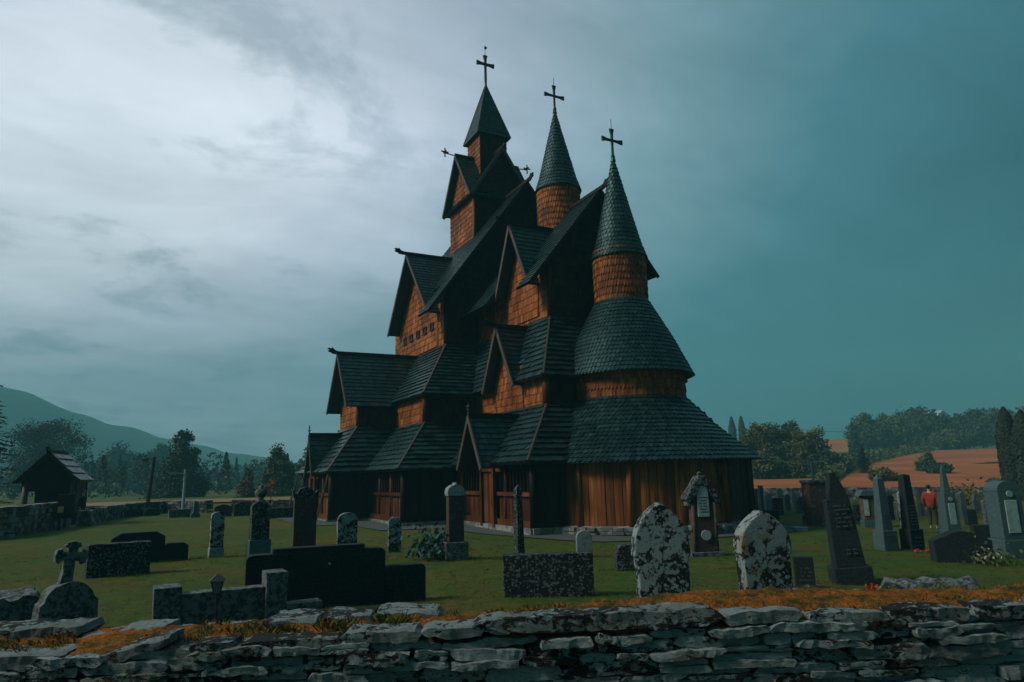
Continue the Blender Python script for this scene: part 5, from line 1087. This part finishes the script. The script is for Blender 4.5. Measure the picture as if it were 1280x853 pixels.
# lawn blades near the wall and round the stones: uncountable
mb = MB()
def fringe(p, w, n):
    for i in range(n):
        q = p + RH * U(-w, w) + FH * U(-.25, .05); q.z = hf(q.x, q.y) - .01; d = Vector((random.gauss(0, .35), random.gauss(0, .35), 1)).normalized(); l = U(.03, .09); s = RH * .007; mb.face([q - s, q + s, q + d * l], rnd())
for o in list(bpy.data.objects):
    if o.get('category') in ('gravestone', 'boulder') and hdist(o.location) < 22: fringe(o.location.copy(), .7 if 'wide' not in o.name and 'family' not in o.name else 1.6, 260)
for i in range(900):
    r = U(7.5, 24); q0 = polar(r, U(-38, 38)); g_ = noise.noise(q0 * .35)
    for j in range(14):
        q = q0 + Vector((random.gauss(0, .07), random.gauss(0, .07), -.015)); d = Vector((random.gauss(0, .45), random.gauss(0, .45), 1)).normalized(); s = RH * (.004 + .0004 * r); mb.face([q - s, q + s, q + d * U(.03, .075)], min(1, max(0, .45 + g_ * .6 + U(-.25, .25))))
for i in range(9000):
    r = U(6, 12.5); q = polar(r, U(-42, 42), -.01); d = Vector((random.gauss(0, .4), random.gauss(0, .4), 1)).normalized(); s = RH * .006; mb.face([q - s, q + s, q + d * U(.02, .05)], rnd())
M['blade'] = m_leaf('grass_blades', [(.05, .105, .020), (.085, .125, .024), (.16, .135, .034)], .9)
tag(mb.build('grass', M['blade']), 'short olive grass of the churchyard lawn', 'grass', kind='stuff')
# ------------------------------------------------------------------ haze
t = bpy.data.materials.new('haze_air'); t.use_nodes = True; nt = t.node_tree; nt.nodes.clear(); o_ = nt.nodes.new('ShaderNodeOutputMaterial'); v_ = nt.nodes.new('ShaderNodeVolumePrincipled')
v_.inputs['Color'].default_value = (.18, .56, .64, 1); v_.inputs['Density'].default_value = HAZE; nt.links.new(v_.outputs[0], o_.inputs['Volume'])
mb = MB(); c = CAM
mb.obox((c.x, c.y, 95), RH * 1300, FH * 1300, ZV * 118); tag(mb.build('haze', t), 'pale teal valley haze', 'haze', kind='stuff')
# ------------------------------------------------------------------ sky, sun, exposure
TO_SUN = Vector((-.97, .22, 0)).normalized(); EL = R(40); TO_SUN = Vector((TO_SUN.x * math.cos(EL), TO_SUN.y * math.cos(EL), math.sin(EL)))
w = bpy.data.worlds.new('World'); sc.world = w; w.use_nodes = True; nt = w.node_tree; nt.nodes.clear()
class W_(NT):
    def __init__(s): s.t = nt; s.tc = s.n('ShaderNodeTexCoord')
t = W_(); out = t.n('ShaderNodeOutputWorld'); bg = t.n('ShaderNodeBackground'); t.l(bg.outputs[0], out.inputs[0]); bg.inputs['Strength'].default_value = .1
sky = t.n('ShaderNodeTexSky', sky_type='NISHITA'); sky.sun_disc = False; sky.sun_elevation = EL; sky.sun_rotation = math.atan2(TO_SUN.x, TO_SUN.y)
dv = t.tc.outputs['Generated']
def dot(v):
    x = t.n('ShaderNodeVectorMath', operation='DOT_PRODUCT'); t.l(dv, x.inputs[0]); x.inputs[1].default_value = v.normalized(); return x.outputs['Value']
GA = HEAD - R(55); glow = dot(Vector((math.sin(GA) * math.cos(R(22)), math.cos(GA) * math.cos(R(22)), math.sin(R(22))))); z = t.n('ShaderNodeSeparateXYZ'); t.l(dv, z.inputs[0]); el = z.outputs['Z']
# cloud layer: project the direction on a flat ceiling so that clouds flatten towards the horizon
den = t.math('ADD', t.math('MAXIMUM', el, 0.0), .22)
def comb(a, b, c):
    x = t.n('ShaderNodeCombineXYZ'); t.l(a, x.inputs[0]); t.l(b, x.inputs[1]); x.inputs[2].default_value = c; return x.outputs[0]
cv = comb(t.math('DIVIDE', z.outputs['X'], den), t.math('DIVIDE', z.outputs['Y'], den), 1.0)
n1 = t.noise(.9, 8, .56, cv, .25); n2 = t.noise(2.6, 9, .62, cv, .3)
cl = t.math('ADD', t.math('MULTIPLY', t.math('SUBTRACT', n1, .5), .34), t.math('MULTIPLY', t.math('SUBTRACT', n2, .5), .16))
g = t.math('ADD', glow, t.math('MULTIPLY', cl, 1.1))
lo = t.math('MULTIPLY', t.math('SUBTRACT', .26, el), .55)
g = t.math('SUBTRACT', g, t.math('MAXIMUM', lo, -.10))
col = t.ramp(t.math('ADD', t.math('MULTIPLY', g, .5), .5), SKY)
zen = t.ramp(el, [(.45, 0.0), (.95, .75)]); col = t.mix(zen, col, ZEN)
dark = t.ramp(n2, [(.36, .55), (.48, 0.0)]); col = t.mix(t.math('MULTIPLY', dark, t.ramp(glow, [(.55, 0.0), (.85, 1.0)])), col, (.13, .165, .205))
n3 = t.noise(1.7, 8, .6, comb(t.math('DIVIDE', z.outputs['X'], den), t.math('MULTIPLY', t.math('DIVIDE', z.outputs['Y'], den), 2.2), 4.0), .4)
col = t.mix(1.0, col, t.ramp(n3, [(.30, .82), (.50, 1.0), (.72, 1.15)]), 'MULTIPLY')
mul = t.mix(1.0, col, (10.0, 10.0, 10.0), 'MULTIPLY')
t.l(t.mix(.96, sky.outputs[0], mul), bg.inputs['Color'])
sd = bpy.data.lights.new('sun', 'SUN'); so = bpy.data.objects.new('sun', sd); COL.objects.link(so); sd.energy = SUN; sd.angle = R(14); sd.color = (1, .86, .70)
so.rotation_euler = (-TO_SUN).to_track_quat('-Z', 'Y').to_euler(); so.location = (-30, 0, 40)
vs = sc.view_settings; vs.view_transform = 'Standard'; vs.look = 'None'; vs.gamma = 1; vs.exposure = EXPO; vs.use_curve_mapping = False
sc.render.engine = 'CYCLES'; cy = sc.cycles; cy.use_denoising = True; cy.max_bounces = 5; cy.diffuse_bounces = 3; cy.glossy_bounces = 2; cy.volume_bounces = 1; cy.transparent_max_bounces = 4; cy.sample_clamp_indirect = 4
try: cy.denoiser = 'OPENIMAGEDENOISE'
except Exception: pass
for o in bpy.data.objects:
    if o.parent is None and o.get('category') in ('gravestone', 'wall', 'flowers', 'notice', 'boulder') and 'group' not in o:
        o['group'] = {'gravestone': 'gravestones standing in the churchyard', 'wall': 'dry stone walls round the churchyard', 'flowers': 'flowers laid at the graves', 'notice': 'yellow notices by the hut', 'boulder': 'loose grey boulders behind the front wall'}[o['category']]
